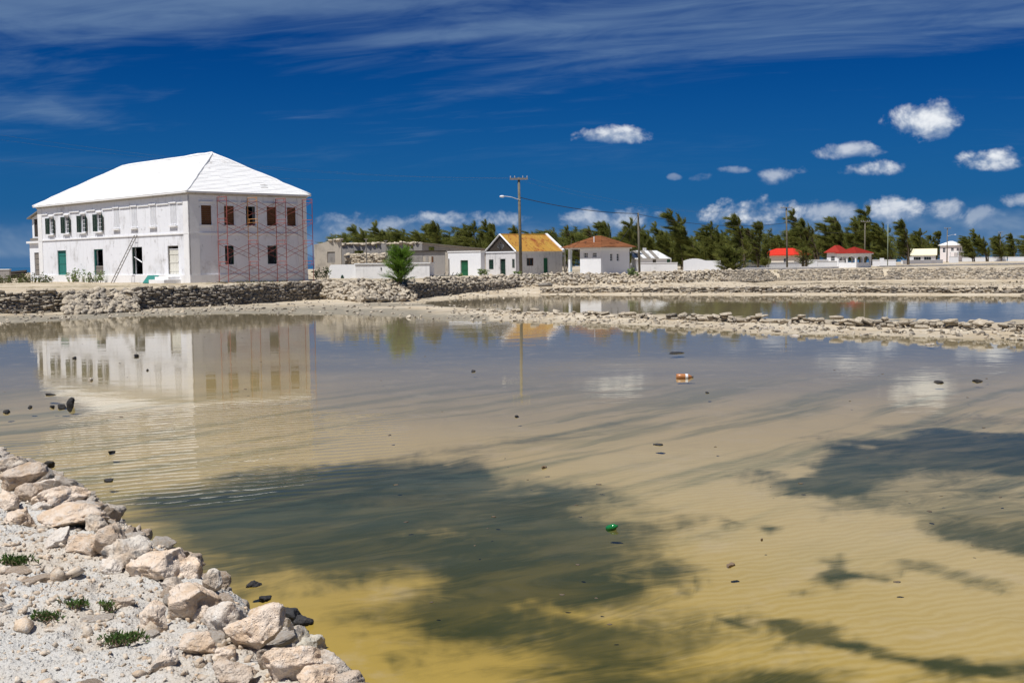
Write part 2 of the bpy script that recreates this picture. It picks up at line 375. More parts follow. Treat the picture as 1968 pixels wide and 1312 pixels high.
def _ground(t, p):
    v = pos(t); n1 = t.noise(v, .35, 8, .65); n2 = t.noise(v, 3.0, 8, .7); n3 = t.noise(v, 22, 5, .7)
    c = t.mix(t.smooth(n1, .38, .64), (0.499,0.430,0.327), (0.413,0.335,0.232))
    c = t.mix(t.m('MULTIPLY', t.smooth(n2, .52, .70), .5), c, (.68,.64,.56))
    c = t.mix(t.m('MULTIPLY', t.smooth(n3, .58, .72), .5), c, (.24,.21,.17))
    mud = t.attr('mud'); c = t.mix(t.m('MULTIPLY', mud, t.smooth(t.m('ADD', t.m('MULTIPLY', n2, .6), t.m('MULTIPLY', mud, .25)), .30, .60)), c, (.215,.195,.155))
    grs = t.attr('grass'); c = t.mix(t.m('MULTIPLY', grs, t.smooth(n2, .44, .60)), c, (.14,.115,.05))
    # under water: sand, ochre film, dark mats of algae
    pv = t.sep(v); vv = t.comb(pv[0], pv[1], 0.0)
    o = t.attr('ochre'); al = t.attr('algae'); bed = t.attr('bed')
    # streaks of drifted silt
    sx = t.m('ADD', t.m('MULTIPLY', pv[0], .66), t.m('MULTIPLY', pv[1], .75)); sy = t.m('SUBTRACT', t.m('MULTIPLY', pv[1], .66), t.m('MULTIPLY', pv[0], .75))
    st = t.noise(t.comb(t.m('MULTIPLY', sx, .12), t.m('MULTIPLY', sy, 1.15)), 1.0, 6, .6, .3)
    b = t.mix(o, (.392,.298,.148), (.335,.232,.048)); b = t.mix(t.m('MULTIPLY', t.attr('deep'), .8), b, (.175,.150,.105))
    b = t.mix(t.m('MULTIPLY', t.smooth(st, .44, .64), t.m('MULTIPLY', t.attr('streak'), .75)), b, (.15,.14,.06))
    b = t.mix(t.m('MULTIPLY', t.smooth(t.noise(vv, 1.3, 7, .65), .52, .70), .4), b, (0.404,0.318,0.198))
    rip = t.new('ShaderNodeTexWave', wave_type='BANDS', bands_direction='Y'); t.put(rip.inputs['Vector'], t.comb(t.m('ADD', pv[0], t.m('MULTIPLY', pv[1], .2)), t.m('ADD', pv[1], t.m('MULTIPLY', pv[0], -.35)), 0.0))
    rip.inputs['Scale'].default_value = 2.3; rip.inputs['Distortion'].default_value = 7.0; rip.inputs['Detail'].default_value = 3; rip.inputs['Detail Scale'].default_value = 1.4
    b = t.mix(t.m('MULTIPLY', t.m('MULTIPLY', rip.outputs['Fac'], t.attr('rippled')), .17), b, (.52,.44,.27))
    ax_ = t.m('ADD', t.m('MULTIPLY', pv[0], .86), t.m('MULTIPLY', pv[1], .51)); ay_ = t.m('SUBTRACT', t.m('MULTIPLY', pv[1], .86), t.m('MULTIPLY', pv[0], .51))
    an = t.noise(t.comb(t.m('MULTIPLY', ax_, .45), t.m('MULTIPLY', ay_, 1.25)), 1.7, 8, .72, .8)
    af = t.smooth(t.m('ADD', al, t.m('MULTIPLY', t.m('SUBTRACT', an, .5), 1.25)), .12, 1.0)
    ac = t.mix(o, (.033,.041,.008), (.025,.031,.004))
    b = t.mix(t.m('MULTIPLY', af, t.m('ADD', .82, t.m('MULTIPLY', t.smooth(t.noise(t.comb(t.m('MULTIPLY', ax_, .5), t.m('MULTIPLY', ay_, 1.6)), 1.0, 4, .65, .8), .34, .62), .15))), b, ac)
    b = t.mix(t.m('MULTIPLY', t.smooth(t.noise(vv, 26, 4, .7), .66, .74), .35), b, (.10,.075,.05))
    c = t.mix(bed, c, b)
    t.put(p.inputs['Base Color'], c)
    t.put(p.inputs['Normal'], t.bump(t.m('ADD', n2, t.m('MULTIPLY', n3, .5)), t.m('SUBTRACT', .7, t.m('MULTIPLY', bed, .6)), .05))
M_GROUND = mat('ground_marl', _ground, rough=.95, spec=.1)
def _chalk(t, p):
    v = pos(t); n1 = t.noise(v, 1.2, 8, .65); n2 = t.noise(v, 16, 8, .72); n3 = t.noise(v, 80, 5, .7); vo = t.voro(v, 42)
    c = t.mix(t.smooth(n1, .40, .62), (0.542,0.525,0.490), (0.533,0.473,0.396))
    c = t.mix(t.m('MULTIPLY', t.smooth(n2, .54, .72), .6), c, (.56,.44,.31))
    c = t.mix(t.m('MULTIPLY', t.smooth(n3, .52, .70), .6), c, (.24,.21,.18))
    c = t.mix(t.m('MULTIPLY', t.smooth(t.noise(v, 34, 6, .7), .56, .68), .6), c, (.66,.64,.61))
    t.put(p.inputs['Base Color'], c)
    t.put(p.inputs['Normal'], t.bump(t.m('ADD', t.m('ADD', n2, t.m('MULTIPLY', n3, .6)), t.m('MULTIPLY', t.smooth(vo, .5, 0.0), .5)), 1.0, .018))
M_CHALK = mat('bank_chalk', _chalk, rough=.95, spec=.08)
def _water(t, p):
    v = pos(t); x, y, z = t.sep(v)
    n1 = t.noise(t.comb(t.m('MULTIPLY', x, .55), t.m('ADD', y, t.m('MULTIPLY', x, -.25))), 5.2, 3, .5, .3)
    n2 = t.noise(t.comb(t.m('MULTIPLY', x, .7), y), 1.1, 2, .5)
    gust = t.noise(t.comb(t.m('MULTIPLY', x, .10), t.m('MULTIPLY', y, .22)), 1.0, 3, .5)
    wv = t.new('ShaderNodeTexWave', wave_type='BANDS', bands_direction='Y')
    t.put(wv.inputs['Vector'], t.comb(x, t.m('ADD', y, t.m('MULTIPLY', x, -.42)), 0.0))
    wv.inputs['Scale'].default_value = 1.15; wv.inputs['Distortion'].default_value = 5.5; wv.inputs['Detail'].default_value = 3.0; wv.inputs['Detail Scale'].default_value = 1.1
    ex = t.m('DIVIDE', t.m('ADD', x, 4.5), 3.2); ey = t.m('DIVIDE', t.m('SUBTRACT', y, 16.6), 5.4)
    r2 = t.m('ADD', t.m('MULTIPLY', ex, ex), t.m('MULTIPLY', ey, ey))
    patch = t.smooth(t.m('ADD', r2, t.m('MULTIPLY', t.m('SUBTRACT', gust, .5), 1.2)), 1.25, .25)
    h = t.m('ADD', t.m('MULTIPLY', n1, t.m('ADD', .0006, t.m('MULTIPLY', t.smooth(gust, .45, .7), .0010))), t.m('MULTIPLY', n2, .0034))
    h = t.m('ADD', h, t.m('MULTIPLY', t.m('MULTIPLY', wv.outputs['Fac'], patch), .0044))
    h = t.m('ADD', h, t.m('MULTIPLY', t.m('MULTIPLY', n1, patch), .0010))
    nb = t.bump(h, 1.0, 1.0)
    fr = t.new('ShaderNodeFresnel'); fr.inputs['IOR'].default_value = 1.155; t.put(fr.inputs['Normal'], nb)
    gl = t.new('ShaderNodeBsdfGlossy'); gl.inputs['Roughness'].default_value = .03; t.put(gl.inputs['Normal'], nb); gl.inputs['Color'].default_value = (1,1,1,1)
    tr = t.new('ShaderNodeBsdfTransparent'); tr.inputs[0].default_value = (.96,.965,.93,1)
    mx = t.new('ShaderNodeMixShader'); t.put(mx.inputs[0], fr.outputs[0]); t.l.new(tr.outputs[0], mx.inputs[1]); t.l.new(gl.outputs[0], mx.inputs[2])
    t.l.new(mx.outputs[0], t.n['Material Output'].inputs[0]); t.n.remove(p)
M_WATER = mat('shallow_water', _water)
def _sea(t, p):
    t.put(p.inputs['Base Color'], (.012,.10,.20)); t.put(p.inputs['Normal'], t.bump(t.noise(pos(t), .3, 5), .6, .4))
M_SEA = mat('sea_water', _sea, rough=.25, spec=.5)
#@@END_BASE
# ------------------------------------------------------------------ terrain: one sheet with ponds, causeway, banks, plateau
# columns: x pixel -> keypoints (row in photo, height); every keypoint becomes a real ground position
COLS = {
 -300:[(632,0),(628,.05),(626,.05),(624,.06),(622,.07),(621,.08),(620,.09),(618,.1),(616,.12),(613.5,.15),None],
 0:   [(622,0),(616,.05),(614,.05),(612,.06),(610,.07),(608,.08),(607,.09),(606,.1),(605,.12),(603,.15),None],
 130: [(617,0),(611,.05),(609,.05),(607,.06),(605,.07),(604,.08),(602,.09),(601,.1),(600,.12),(598.5,.15),None],
 260: [(608,0),(604,.05),(602,.05),(600,.06),(599,.07),(598,.08),(597,.09),(596,.1),(595,.12),(593.5,.15),None],
 450: [(602,0),(599,.05),(597,.05),(595,.06),(593,.07),(591,.08),(590,.09),(589,.1),(587,.12),(585.5,.15),None],
 617: [(607,0),(596,.06),(590,.08),(587,.09),(585,.10),(583,.11),(581,.12),(579,.13),(577,.14),(575,.16),None],
 700: [(609,0),(590,.12),(586,.09),(584,.08),(583,.08),(582,.09),(581,.12),(580,.14),(579,.16),(577.5,.2),(4.5,1.2)],
 780: [(611,0),(589,.14),(584,.05),(582,.02),(580,.02),(579,.06),(578,.10),(577,.14),(576,.16),(574.5,.2),(4.0,1.15)],
 860: [(616,0),(592,.16),(589,0),(582,-.06),(574,0),(572,.06),(571,.09),(570,.12),(568,.15),(566,.2),(1.2,1.2)],
 1000:[(618,0),(602,.16),(598.5,0),(584,-.10),(566.5,0),(563,.08),(561,.14),(559,.18),(557,.24),(553,.34),(5.0,1.15)],
 1120:[(621,0),(606.5,.16),(601,0),(585,-.10),(567.5,0),(562.5,.10),(554,.42),(552,.36),(550,.34),(547,.40),(4.5,1.08)],
 1250:[(626,0),(612,.16),(605,0),(586,-.10),(568,0),(562,.12),(554,.45),(551.5,.36),(549,.34),(545,.40),(5.0,1.10)],
 1450:[(640,0),(618,.16),(611,0),(588,-.10),(568,0),(562,.12),(553.5,.45),(548.5,.0),(543.5,-.0),(540,.12),(1.5,1.15)],
 1700:[(646,0),(627,.16),(616,0),(590,-.10),(568,0),(562,.12),(554,.45),(548,.0),(541,-.0),(537.5,.12),(2.5,1.2)],
 1968:[(654,0),(637,.16),(620,0),(592,-.10),(568.5,0),(563,.12),(555,.45),(548,.0),(540,-.0),(536.5,.15),(2.5,1.2)],
 2500:[(684,0),(658,.16),(634,0),(598,-.10),(569,0),(563,.12),(555,.45),(546,.0),(538,-.0),(534,.15),(2.5,1.2)],
}
_us, _KY, _KZ = [], [], []
for x in sorted(COLS):
    ys, zs = [1.2], [-.13]
    p0 = pz(x, COLS[x][0][0], 0)
    ys += [p0.y*.5, p0.y-2.5]; zs += [-.14, -.10]
    for k in COLS[x][:-1]:
        q = pz(x, k[0], k[1]); ys.append(max(q.y, ys[-1]+.15)); zs.append(k[1])
    last = COLS[x][-1] or (.45, 1.24)
    ys.append(ys[-1]+last[0]); zs.append(last[1])
    ys += [max(ys[-1]+8, 135), 200, 340, 520]; zs += [1.12, 1.05, .95, -1.8]
    if x < 617: zs[-4] = 1.25
    _us.append((x-984)/FPX); _KY.append(ys); _KZ.append(zs)
_us = np.array(_us); _KY = np.array(_KY); _KZ = np.array(_KZ); NK = _KY.shape[1]
def col_profile(u):
    return np.array([np.interp(u, _us, _KY[:, k]) for k in range(NK)]), np.array([np.interp(u, _us, _KZ[:, k]) for k in range(NK)])
def land_noise(X, Y, Z):
    a = fbm(X*.35, Y*.35, seed=3, oct=4)*.035 + fbm(X*1.7, Y*1.7, seed=9, oct=3)*.018
    return a*np.clip(.35+np.abs(Z)*3, .35, 1.2)
def terr(X, Y):
    ky, kz = col_profile(X/Y); z = float(np.interp(Y, ky, kz)); return z + float(land_noise(np.array([X]), np.array([Y]), np.array([z]))[0])

def poly_sd(px, py, poly):
    """signed distance to polygon, positive inside"""
    n = len(poly); d = np.full(px.shape, 1e9); inside = np.zeros(px.shape, bool)
    for i in range(n):
        ax, ay = poly[i]; bx, by = poly[(i+1) % n]; ex, ey = bx-ax, by-ay; wx, wy = px-ax, py-ay
        t = np.clip((wx*ex+wy*ey)/(ex*ex+ey*ey+1e-12), 0, 1)
        d = np.minimum(d, np.hypot(wx-ex*t, wy-ey*t))
        c = ((ay <= py) & (by > py)) | ((by <= py) & (ay > py))
        xi = ax + (py-ay)/(by-ay+1e-12)*ex
        inside ^= c & (px < xi)
    return np.where(inside, d, -d)
ALGAE = [  # outlines of the dark mats on the bed, (points in the photo, strength, softness in metres)
 ([(200,948),(300,922),(450,902),(560,886),(690,872),(800,862),(900,868),(960,885),(1040,905),(1100,908),(1190,925),(1125,962),(1180,975),(1290,990),(1255,1030),(1290,1070),(1250,1105),(1180,1135),(1250,1140),(1390,1160),(1400,1192),(1320,1225),(1300,1250),(1340,1290),(1330,1400),(1040,1400),(1050,1280),(1020,1225),(960,1192),(880,1200),(780,1190),(715,1165),(770,1142),(865,1112),(880,1086),(800,1072),(700,1090),(600,1110),(500,1098),(420,1060),(300,1008),(215,968)], 1.17, .9),
 ([(690,872),(760,852),(900,832),(1100,800),(1230,790),(1100,822),(960,862),(850,880)], .45, .6),
 ([(1330,1300),(1500,1270),(1640,1290),(1700,1400),(1330,1400)], 1.05, .5),
 ([(1457,896),(1531,933),(1625,943),(1639,963),(1762,982),(1836,1012),(1968,1036),(2300,1050),(2300,815),(1968,812),(1800,806),(1738,818),(1615,835),(1541,864)], 1.0, .45),
 ([(1560,835),(1640,815),(1800,800),(1968,800),(2200,800),(2200,780),(1800,785),(1600,815)], .5, .6),
 ([(1615,1031),(1644,1056),(1708,1066),(1698,1078),(1635,1081),(1590,1100),(1561,1115),(1583,1066)], 1.0, .16),
 ([(1700,1044),(1787,1052),(1860,1070),(1940,1100),(1930,1112),(1850,1090),(1780,1072),(1700,1060)], .6, .12),
 ([(1369,972),(1438,970),(1430,985),(1380,992)], .75, .15), ([(1472,978),(1520,974),(1540,988),(1490,995)], .75, .15),
 ([(1320,1078),(1365,1076),(1365,1084),(1320,1086)], .6, .1), ([(1300,1092),(1380,1090),(1350,1108),(1320,1100)], .6, .1),
 ([(1428,1186),(1492,1169),(1560,1174),(1659,1184),(1767,1213),(1850,1216),(1968,1218),(2300,1240),(2300,1310),(1968,1272),(1836,1258),(1720,1240),(1640,1218),(1492,1210)], 1.3, .32),
 ([(735,1222),(800,1238),(815,1250),(750,1244)], .8, .08), ([(560,815),(640,820),(650,838),(590,830)], .35, .3),
 ([(1780,1270),(1968,1285),(2200,1300),(2200,1400),(1800,1400)], .55, .4),
]
ALGAE_CLEAR = [([(1654,940),(1689,894),(1787,879),(1968,892),(2250,900),(2250,985),(1968,985),(1787,980),(1689,970)], .40, .35),
 ([(800,985),(930,985),(900,1005),(810,1000)], .45, .3), ([(1080,1130),(1190,1125),(1180,1140),(1080,1145)], .6, .2), ([(880,935),(1040,905),(1060,925),(900,965)], .3, .4), ([(1300,1080),(1235,1075),(1200,1060),(1230,1100)], .3, .2)]

def build_ground():
    u = np.unique(np.concatenate([np.linspace(-1.05, -.52, 40), np.linspace(-.52, .52, 440), np.linspace(.52, 1.05, 40)]))
    subs = [120, 150, 26] + [12]*(NK-4); subs[-4:] = [26, 16, 16, 8]
    subs = subs[:NK-1]
    KY = np.array([np.interp(u, _us, _KY[:, k]) for k in range(NK)]); KZ = np.array([np.interp(u, _us, _KZ[:, k]) for k in range(NK)])
    rowsY, rowsZ = [], []
    for k in range(NK-1):
        for j in range(subs[k]):
            f = j/subs[k]
            Yk = KY[k]*(KY[k+1]/KY[k])**f
            g = (Yk-KY[k])/(KY[k+1]-KY[k]); rowsY.append(Yk); rowsZ.append(KZ[k]+(KZ[k+1]-KZ[k])*g)
    rowsY.append(KY[-1]); rowsZ.append(KZ[-1])
    Y = np.array(rowsY); Z = np.array(rowsZ); X = Y*u[None, :]
    Z = Z + land_noise(X, Y, Z)
    Y0 = KY[3][None, :]
    wet = sstep(.03, -.03, Z)
    bed = sstep(.02, -.02, Z)
    mud = sstep(.20, .05, Z+fbm(X*.5, Y*.5, seed=21)*.03)*sstep(78, 70, Y+X*.0)*(Y > Y0-2)
    mud = np.maximum(mud*np.where(X/Y < -.02, 1.0, .55), 0)
    grass = sstep(.9, 1.1, Z)*sstep(-.15, .45, fbm(X*.12, Y*.3, seed=31))
    alg = np.zeros_like(X)
    near = Y < 60
    xs, ysv = X[near], Y[near]
    wx = fbm(xs*1.1, ysv*1.1, seed=41, oct=5, gain=.62)*.34; wy = fbm(xs*1.1, ysv*1.1, seed=55, oct=5, gain=.62)*.34
    a = np.zeros_like(xs)
    for poly, st, soft in ALGAE:
        P = [tuple(pz(px, py, 0)[:2]) for px, py in poly]
        a = np.maximum(a, st*sstep(-soft, soft, poly_sd(xs+wx*min(1, soft*3), ysv+wy*min(1, soft*3), P)))
    for poly, st, soft in ALGAE_CLEAR:
        P = [tuple(pz(px, py, 0)[:2]) for px, py in poly]
        a = a*(1-st*sstep(-soft, soft, poly_sd(xs+wx, ysv+wy, P)))
    alg[near] = a
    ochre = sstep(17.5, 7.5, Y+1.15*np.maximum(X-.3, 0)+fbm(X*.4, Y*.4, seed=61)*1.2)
    streak = sstep(9, 14, Y)*sstep(29, 20, Y)
    rippled = sstep(.2, 2.0, X)*sstep(20, 13, Y)
    V = np.stack([X, Y, Z], -1).reshape(-1, 3)
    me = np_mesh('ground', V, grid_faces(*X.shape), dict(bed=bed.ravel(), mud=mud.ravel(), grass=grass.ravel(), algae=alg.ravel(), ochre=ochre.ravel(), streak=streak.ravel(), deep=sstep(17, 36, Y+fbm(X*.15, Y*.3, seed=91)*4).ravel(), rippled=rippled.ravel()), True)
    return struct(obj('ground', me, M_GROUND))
GROUND = build_ground()

def sheet(name, x0, x1, y0, y1, z, m):
    me = bpy.data.meshes.new(name); me.from_pydata([(x0,y0,z),(x1,y0,z),(x1,y1,z),(x0,y1,z)], [], [(0,1,2,3)]); me.update(); return struct(obj(name, me, m))
sheet('pond_water', -130, 130, -3, 128, 0.0, M_WATER)
sheet('sea', -30000, 30000, -200, 45000, -1.2, M_SEA)

# ------------------------------------------------------------------ stones
def ico(sub):
    import bmesh
    bm = bmesh.new(); bmesh.ops.create_icosphere(bm, subdivisions=sub, radius=1.0)
    V = np.array([v.co[:] for v in bm.verts]); Fc = np.array([[v.index for v in f.verts] for f in bm.faces]); bm.free(); return V, Fc
ICO = {k: ico(k) for k in (1, 2, 3, 4, 5)}
def rock(seed, sub=5, cuts=10, rough=.07, blocky=0.0):
    rs = np.random.RandomState(seed); V, Fc = ICO[sub]; V = V.copy()
    if blocky:
        m = np.abs(V).max(1, keepdims=True); V = V*(1-blocky)+V/m*blocky*.85
    for k in range(cuts):
        n = rs.normal(size=3); n /= np.linalg.norm(n); off = rs.uniform(.45, .85)
        d = V@n; ex = np.maximum(d-off, 0); V -= ex[:, None]*n*.93
    o = rs.uniform(0, 50, 3)
    if sub >= 4:
        n = V/np.linalg.norm(V, axis=1, keepdims=True)
        a = fbm(V[:,0]*1.6+o[0], V[:,1]*1.6+o[1], V[:,2]*1.6+o[2], seed=seed % 17, oct=5, gain=.55)
        r = 1-np.abs(fbm(V[:,0]*2.6+o[1], V[:,1]*2.6+o[2], V[:,2]*2.6+o[0], seed=seed % 13+3, oct=4, gain=.6))
        pit = np.minimum(0, fbm(V[:,0]*7+o[2], V[:,1]*7+o[0], V[:,2]*7+o[1], seed=5, oct=3)+.25)
        V = V + n*((a*rough*1.4)+(r-.7)*rough*.9+pit*rough*.7)[:, None]
    else:
        V = V*(1+rs.normal(0, .06, size=(len(V), 1)))
    return V/np.abs(V).max(0), Fc
def cube_stone(seed):
    rs = np.random.RandomState(seed); vs = {}; V = []; Fc = []
    def vid(p):
        if p not in vs: vs[p] = len(V); V.append(p)
        return vs[p]
    for ax in range(3):
        for sg in (-1, 1):
            for i in (-1, 0):
                for j in (-1, 0):
                    q = []
                    for (a, b) in ((i, j), (i+1, j), (i+1, j+1), (i, j+1)):
                        p = [0, 0, 0]; p[ax] = sg; p[(ax+1) % 3] = a; p[(ax+2) % 3] = b; q.append(vid(tuple(p)))
                    Fc.append(q if sg > 0 else q[::-1])
    V = np.array(V, float); m = np.abs(V).sum(1, keepdims=True); V = V/np.where(m > 2.5, 1.16, np.where(m > 1.5, 1.05, 1.0))
    V += rs.normal(0, .13, V.shape); return V, np.array(Fc)
CUBES = [cube_stone(100+k) for k in range(12)]
CHUNK = [rock(200+k, 2, 8) for k in range(10)]
STONE_ME = {}
def stone_me(kind, k, m):
    key = (kind, k, m.name)
    if key not in STONE_ME:
        V, Fc = (CUBES if kind == 'cube' else CHUNK)[k]
        me = np_mesh('stone', V, Fc); me.materials.append(m); STONE_ME[key] = me
    return STONE_ME[key]
def rotm(rx, ry, rz):
    return np.array((Matrix.Rotation(rz, 3, 'Z') @ Matrix.Rotation(ry, 3, 'Y') @ Matrix.Rotation(rx, 3, 'X')))
def place_stones(root, stones, nparts, mass_label=None):
    """stones: (pos, (rx,ry,rz), (sx,sy,sz), kind, k, dark). The nparts that show largest are objects, the rest one mass."""
    stones = sorted(stones, key=lambda s: -(s[2][0]*s[2][2])**.5/max(1, s[0][1]))
    base = np.array(root.location)
    for s in stones[:nparts]:
        o = bpy.data.objects.new('stone', stone_me(s[3], s[4], M_STONED if s[5] else M_STONE)); COL.objects.link(o)
        o.parent = root; o.location = tuple(np.array(s[0])-base); o.rotation_euler = s[1]; o.scale = s[2]
    for dark, m in ((False, M_STONE_A), (True, M_STONED_A)):
        VS, FS = {3: [], 4: []}, {3: [], 4: []}; TT = {3: [], 4: []}; cnt = {3: 0, 4: 0}
        for i, s in enumerate(stones[nparts:]):
            if s[5] != dark: continue
            V, Fc = (CUBES if s[3] == 'cube' else CHUNK)[s[4]]; k = Fc.shape[1]
            P = (V*np.array(s[2]))@rotm(*s[1]).T + np.array(s[0]) - base
            VS[k].append(P); FS[k].append(Fc+cnt[k]); TT[k].append(np.full(len(P), (i*.61803) % 1)); cnt[k] += len(P)
        for k in (3, 4):
            if VS[k]:
                o = obj('loose_stones', np_mesh('loose_stones', np.concatenate(VS[k]), np.concatenate(FS[k]), dict(tint=np.concatenate(TT[k]))), m, root); stuff(o)
def ground_line(x, key):   # world point on terrain keypoint `key` at photo column x
    u = (x-984)/FPX; ky, kz = col_profile(u); return Vector((u*ky[key], ky[key], kz[key]))
K_S1, K_CAUSE, K_P2N, K_P2F, K_W3, K_P3N, K_P3F, K_W4, K_TOP = 3, 4, 5, 7, 8, 10, 11, 12, 13
R = random.Random(7)
def dry_wall(pts, height, rnd, sw=(.16,.42), sh=(.07,.15), dark=lambda s, h: False, batter=.12, depth=.22, ragged=.25):
    """courses of stones along a polyline of world points"""
    out = []; seg = [(pts[i+1]-pts[i]).length for i in range(len(pts)-1)]; L = sum(seg)
    def at(s):
        for i, l in enumerate(seg):
            if s <= l or i == len(seg)-1:
                d = (pts[i+1]-pts[i]).normalized(); return pts[i]+d*s, math.atan2(d.y, d.x)
            s -= l
    z = 0.0
    hmax = height if callable(height) else (lambda s: height)
    top = max(hmax(L*i/40) for i in range(41))
    while z < top:
        ch = rnd.uniform(*sh); s = rnd.uniform(0, .2)
        while s < L:
            w = rnd.uniform(*sw); p, a = at(min(s+w/2, L)); hm = hmax(s) + rnd.uniform(-ragged, ragged)*.5
            if z < hm:
                n = Vector((math.sin(a), -math.cos(a), 0))
                q = p - n*(z*batter) + n*rnd.uniform(-.05, .05)
                hh = ch*rnd.uniform(.8, 1.25)
                out.append(((q.x, q.y, p.z+z+hh*.5-.03), (rnd.gauss(0, .07), rnd.gauss(0, .07), a+rnd.gauss(0, .12)), (w*.52, depth*rnd.uniform(.7, 1.15), hh*.56), 'cube', rnd.randrange(12), dark(s, z)))
            s += w*rnd.uniform(.9, 1.05)
        z += ch*.93
    return out
def heap(fpos, n, rnd, size=(.08,.24), dark=.15, flat=.6):
    out = []
    for i in range(n):
        X, Y, dz = fpos(rnd); sz = rnd.uniform(size[0], size[1])*rnd.uniform(.7, 1.0)
        z = min(terr(X, Y)+dz, 1.28)
        out.append(((X, Y, z+sz*.22), (rnd.gauss(0, .5), rnd.gauss(0, .5), rnd.uniform(0, 6.28)), (sz*rnd.uniform(.8, 1.3), sz*rnd.uniform(.7, 1.1), sz*flat*rnd.uniform(.7, 1.2)), 'chunk', rnd.randrange(10), rnd.random() < dark))
    return out
def core(root, pts, height, thick=.5, back=.16, zt=0.0):
    mb = MB(); b = Vector(root.location); 
    for i in range(len(pts)-1):
        p, q = pts[i], pts[i+1]; d = (q-p).normalized(); n = Vector((-d.y, d.x, 0))
        h0 = height if not callable(height) else height(0)
        A = [p+n*back, q+n*back, q+n*(back+thick), p+n*(back+thick)]
        mb.hexa([tuple(a-b-Vector((0,0,.1))) for a in A] + [tuple(a-b+Vector((0,0,h0))) for a in A])
    return mb.build('wall_core', M_STONED, root)

# left retaining wall in front of the big house
def line(xs, key): return [ground_line(x, key) for x in xs]
w1 = line((-290, -120, 0, 65, 130), K_W4); w1b = line((262, 340, 450, 540, 617), K_W4)
t_w1 = thing('dry_stone_wall', 'mottled dry stone retaining wall at the left edge, ending in a collapse', 'stone wall', w1[0], group='dry stone walls of the salt ponds')
st = dry_wall(w1, 1.12, R, dark=lambda s, z: R.random() < (.62 if z < .8 else .2))
place_stones(t_w1, st, 300); core(t_w1, w1, .85)
t_w1b = thing('dry_stone_wall', 'long dark grey dry stone wall below the scaffolded house', 'stone wall', w1b[0], group='dry stone walls of the salt ponds')
st = dry_wall(w1b, 1.16, R, dark=lambda s, z: R.random() < (.93 if z < .95 else .25), ragged=.3)
place_stones(t_w1b, st, 300); core(t_w1b, w1b, .9)
def slope(x0, x1, spread=1.0, dz=.05, f0=-.25, f1=1.0):
    def f(r):
        x = r.uniform(x0, x1); a = ground_line(x, K_W4); b = ground_line(x, K_TOP); t = r.uniform(f0, f1)
        L_ = max(1.0, b.y-a.y); u = (x-984)/FPX; Y = a.y+t*L_*spread
        return u*Y, Y, r.uniform(0, dz)
    return f
def collapse(x0, x1, base, topz, reach):   # stones tumbling from a broken wall: fan in front of the wall line
    def f(r):
        x = r.uniform(x0, x1); a = ground_line(x, K_W4); t = r.random()**.8; Y = a.y-reach*t-.05; u = (x-984)/FPX
        return u*Y, Y, (1-t)*topz
    return f
def heap_thing(name, label, f, n, size, nparts, loc, dark=.15, group='rubble heaps of the ponds'):
    t = thing(name, label, 'rubble', loc, group=group); place_stones(t, heap(f, n, R, size, dark), nparts); return t
heap_thing('stone_heap', 'fallen stones spilling from the gap between two left retaining walls', collapse(125, 268, 0, 1.05, 2.3), 520, (.10,.28), 220, ground_line(200, K_W4), .3)
heap_thing('stone_heap', 'broad pale rubble slope between the dark wall end and the green bush', slope(612, 800, 1.0, .25), 900, (.10,.30), 300, ground_line(700, K_W4), .10)
w2 = line((792, 830, 880, 940, 1000), K_W4)
t_w2 = thing('dry_stone_wall', 'low dark broken stone wall running right from the green bush', 'stone wall', w2[0], group='dry stone walls of the salt ponds')
st = dry_wall(w2, lambda s: .95-.03*s, R, dark=lambda s, z: R.random() < (.72 if z < .7 else .2), ragged=.5)
place_stones(t_w2, st, 150)
heap_thing('stone_heap', 'strewn pale rubble below the rusty-roofed cottage and lamp post', slope(820, 1110, 1.0, .22, 0, 1.2), 800, (.10,.30), 120, ground_line(960, K_W4), .28)
heap_thing('stone_heap', 'pale rubble bank below the brown hip-roofed hut', slope(1100, 1420, 1.0, .15, 0, 1.3), 700, (.10,.30), 60, ground_line(1250, K_W4), .2)
# low dike wall between second and third ponds
w3 = line((1040, 1120, 1250, 1350, 1450, 1580, 1700, 1800, 1900, 1968, 2100, 2300), K_W3)
t_w3 = thing('dry_stone_dike', 'low pale stone dike across the far side of the second pond', 'stone dike', w3[0], group='stone dikes crossing the ponds')
st = dry_wall(w3, .40, R, dark=lambda s, z: R.random() < .38, sh=(.07,.14), ragged=.3)
place_stones(t_w3, st, 300)
# high bank wall along the road
w4 = line((1400, 1500, 1600, 1700, 1800, 1900, 1968, 2100, 2400), K_W4)
t_w4 = thing('dry_stone_wall', 'long high stone bank wall under the road at far right', 'stone wall', w4[0], group='dry stone walls of the salt ponds')
st = dry_wall(w4, 1.15, R, sw=(.2,.5), sh=(.09,.18), dark=lambda s, z: R.random() < .30, batter=1.6, ragged=.3)
place_stones(t_w4, st, 120)
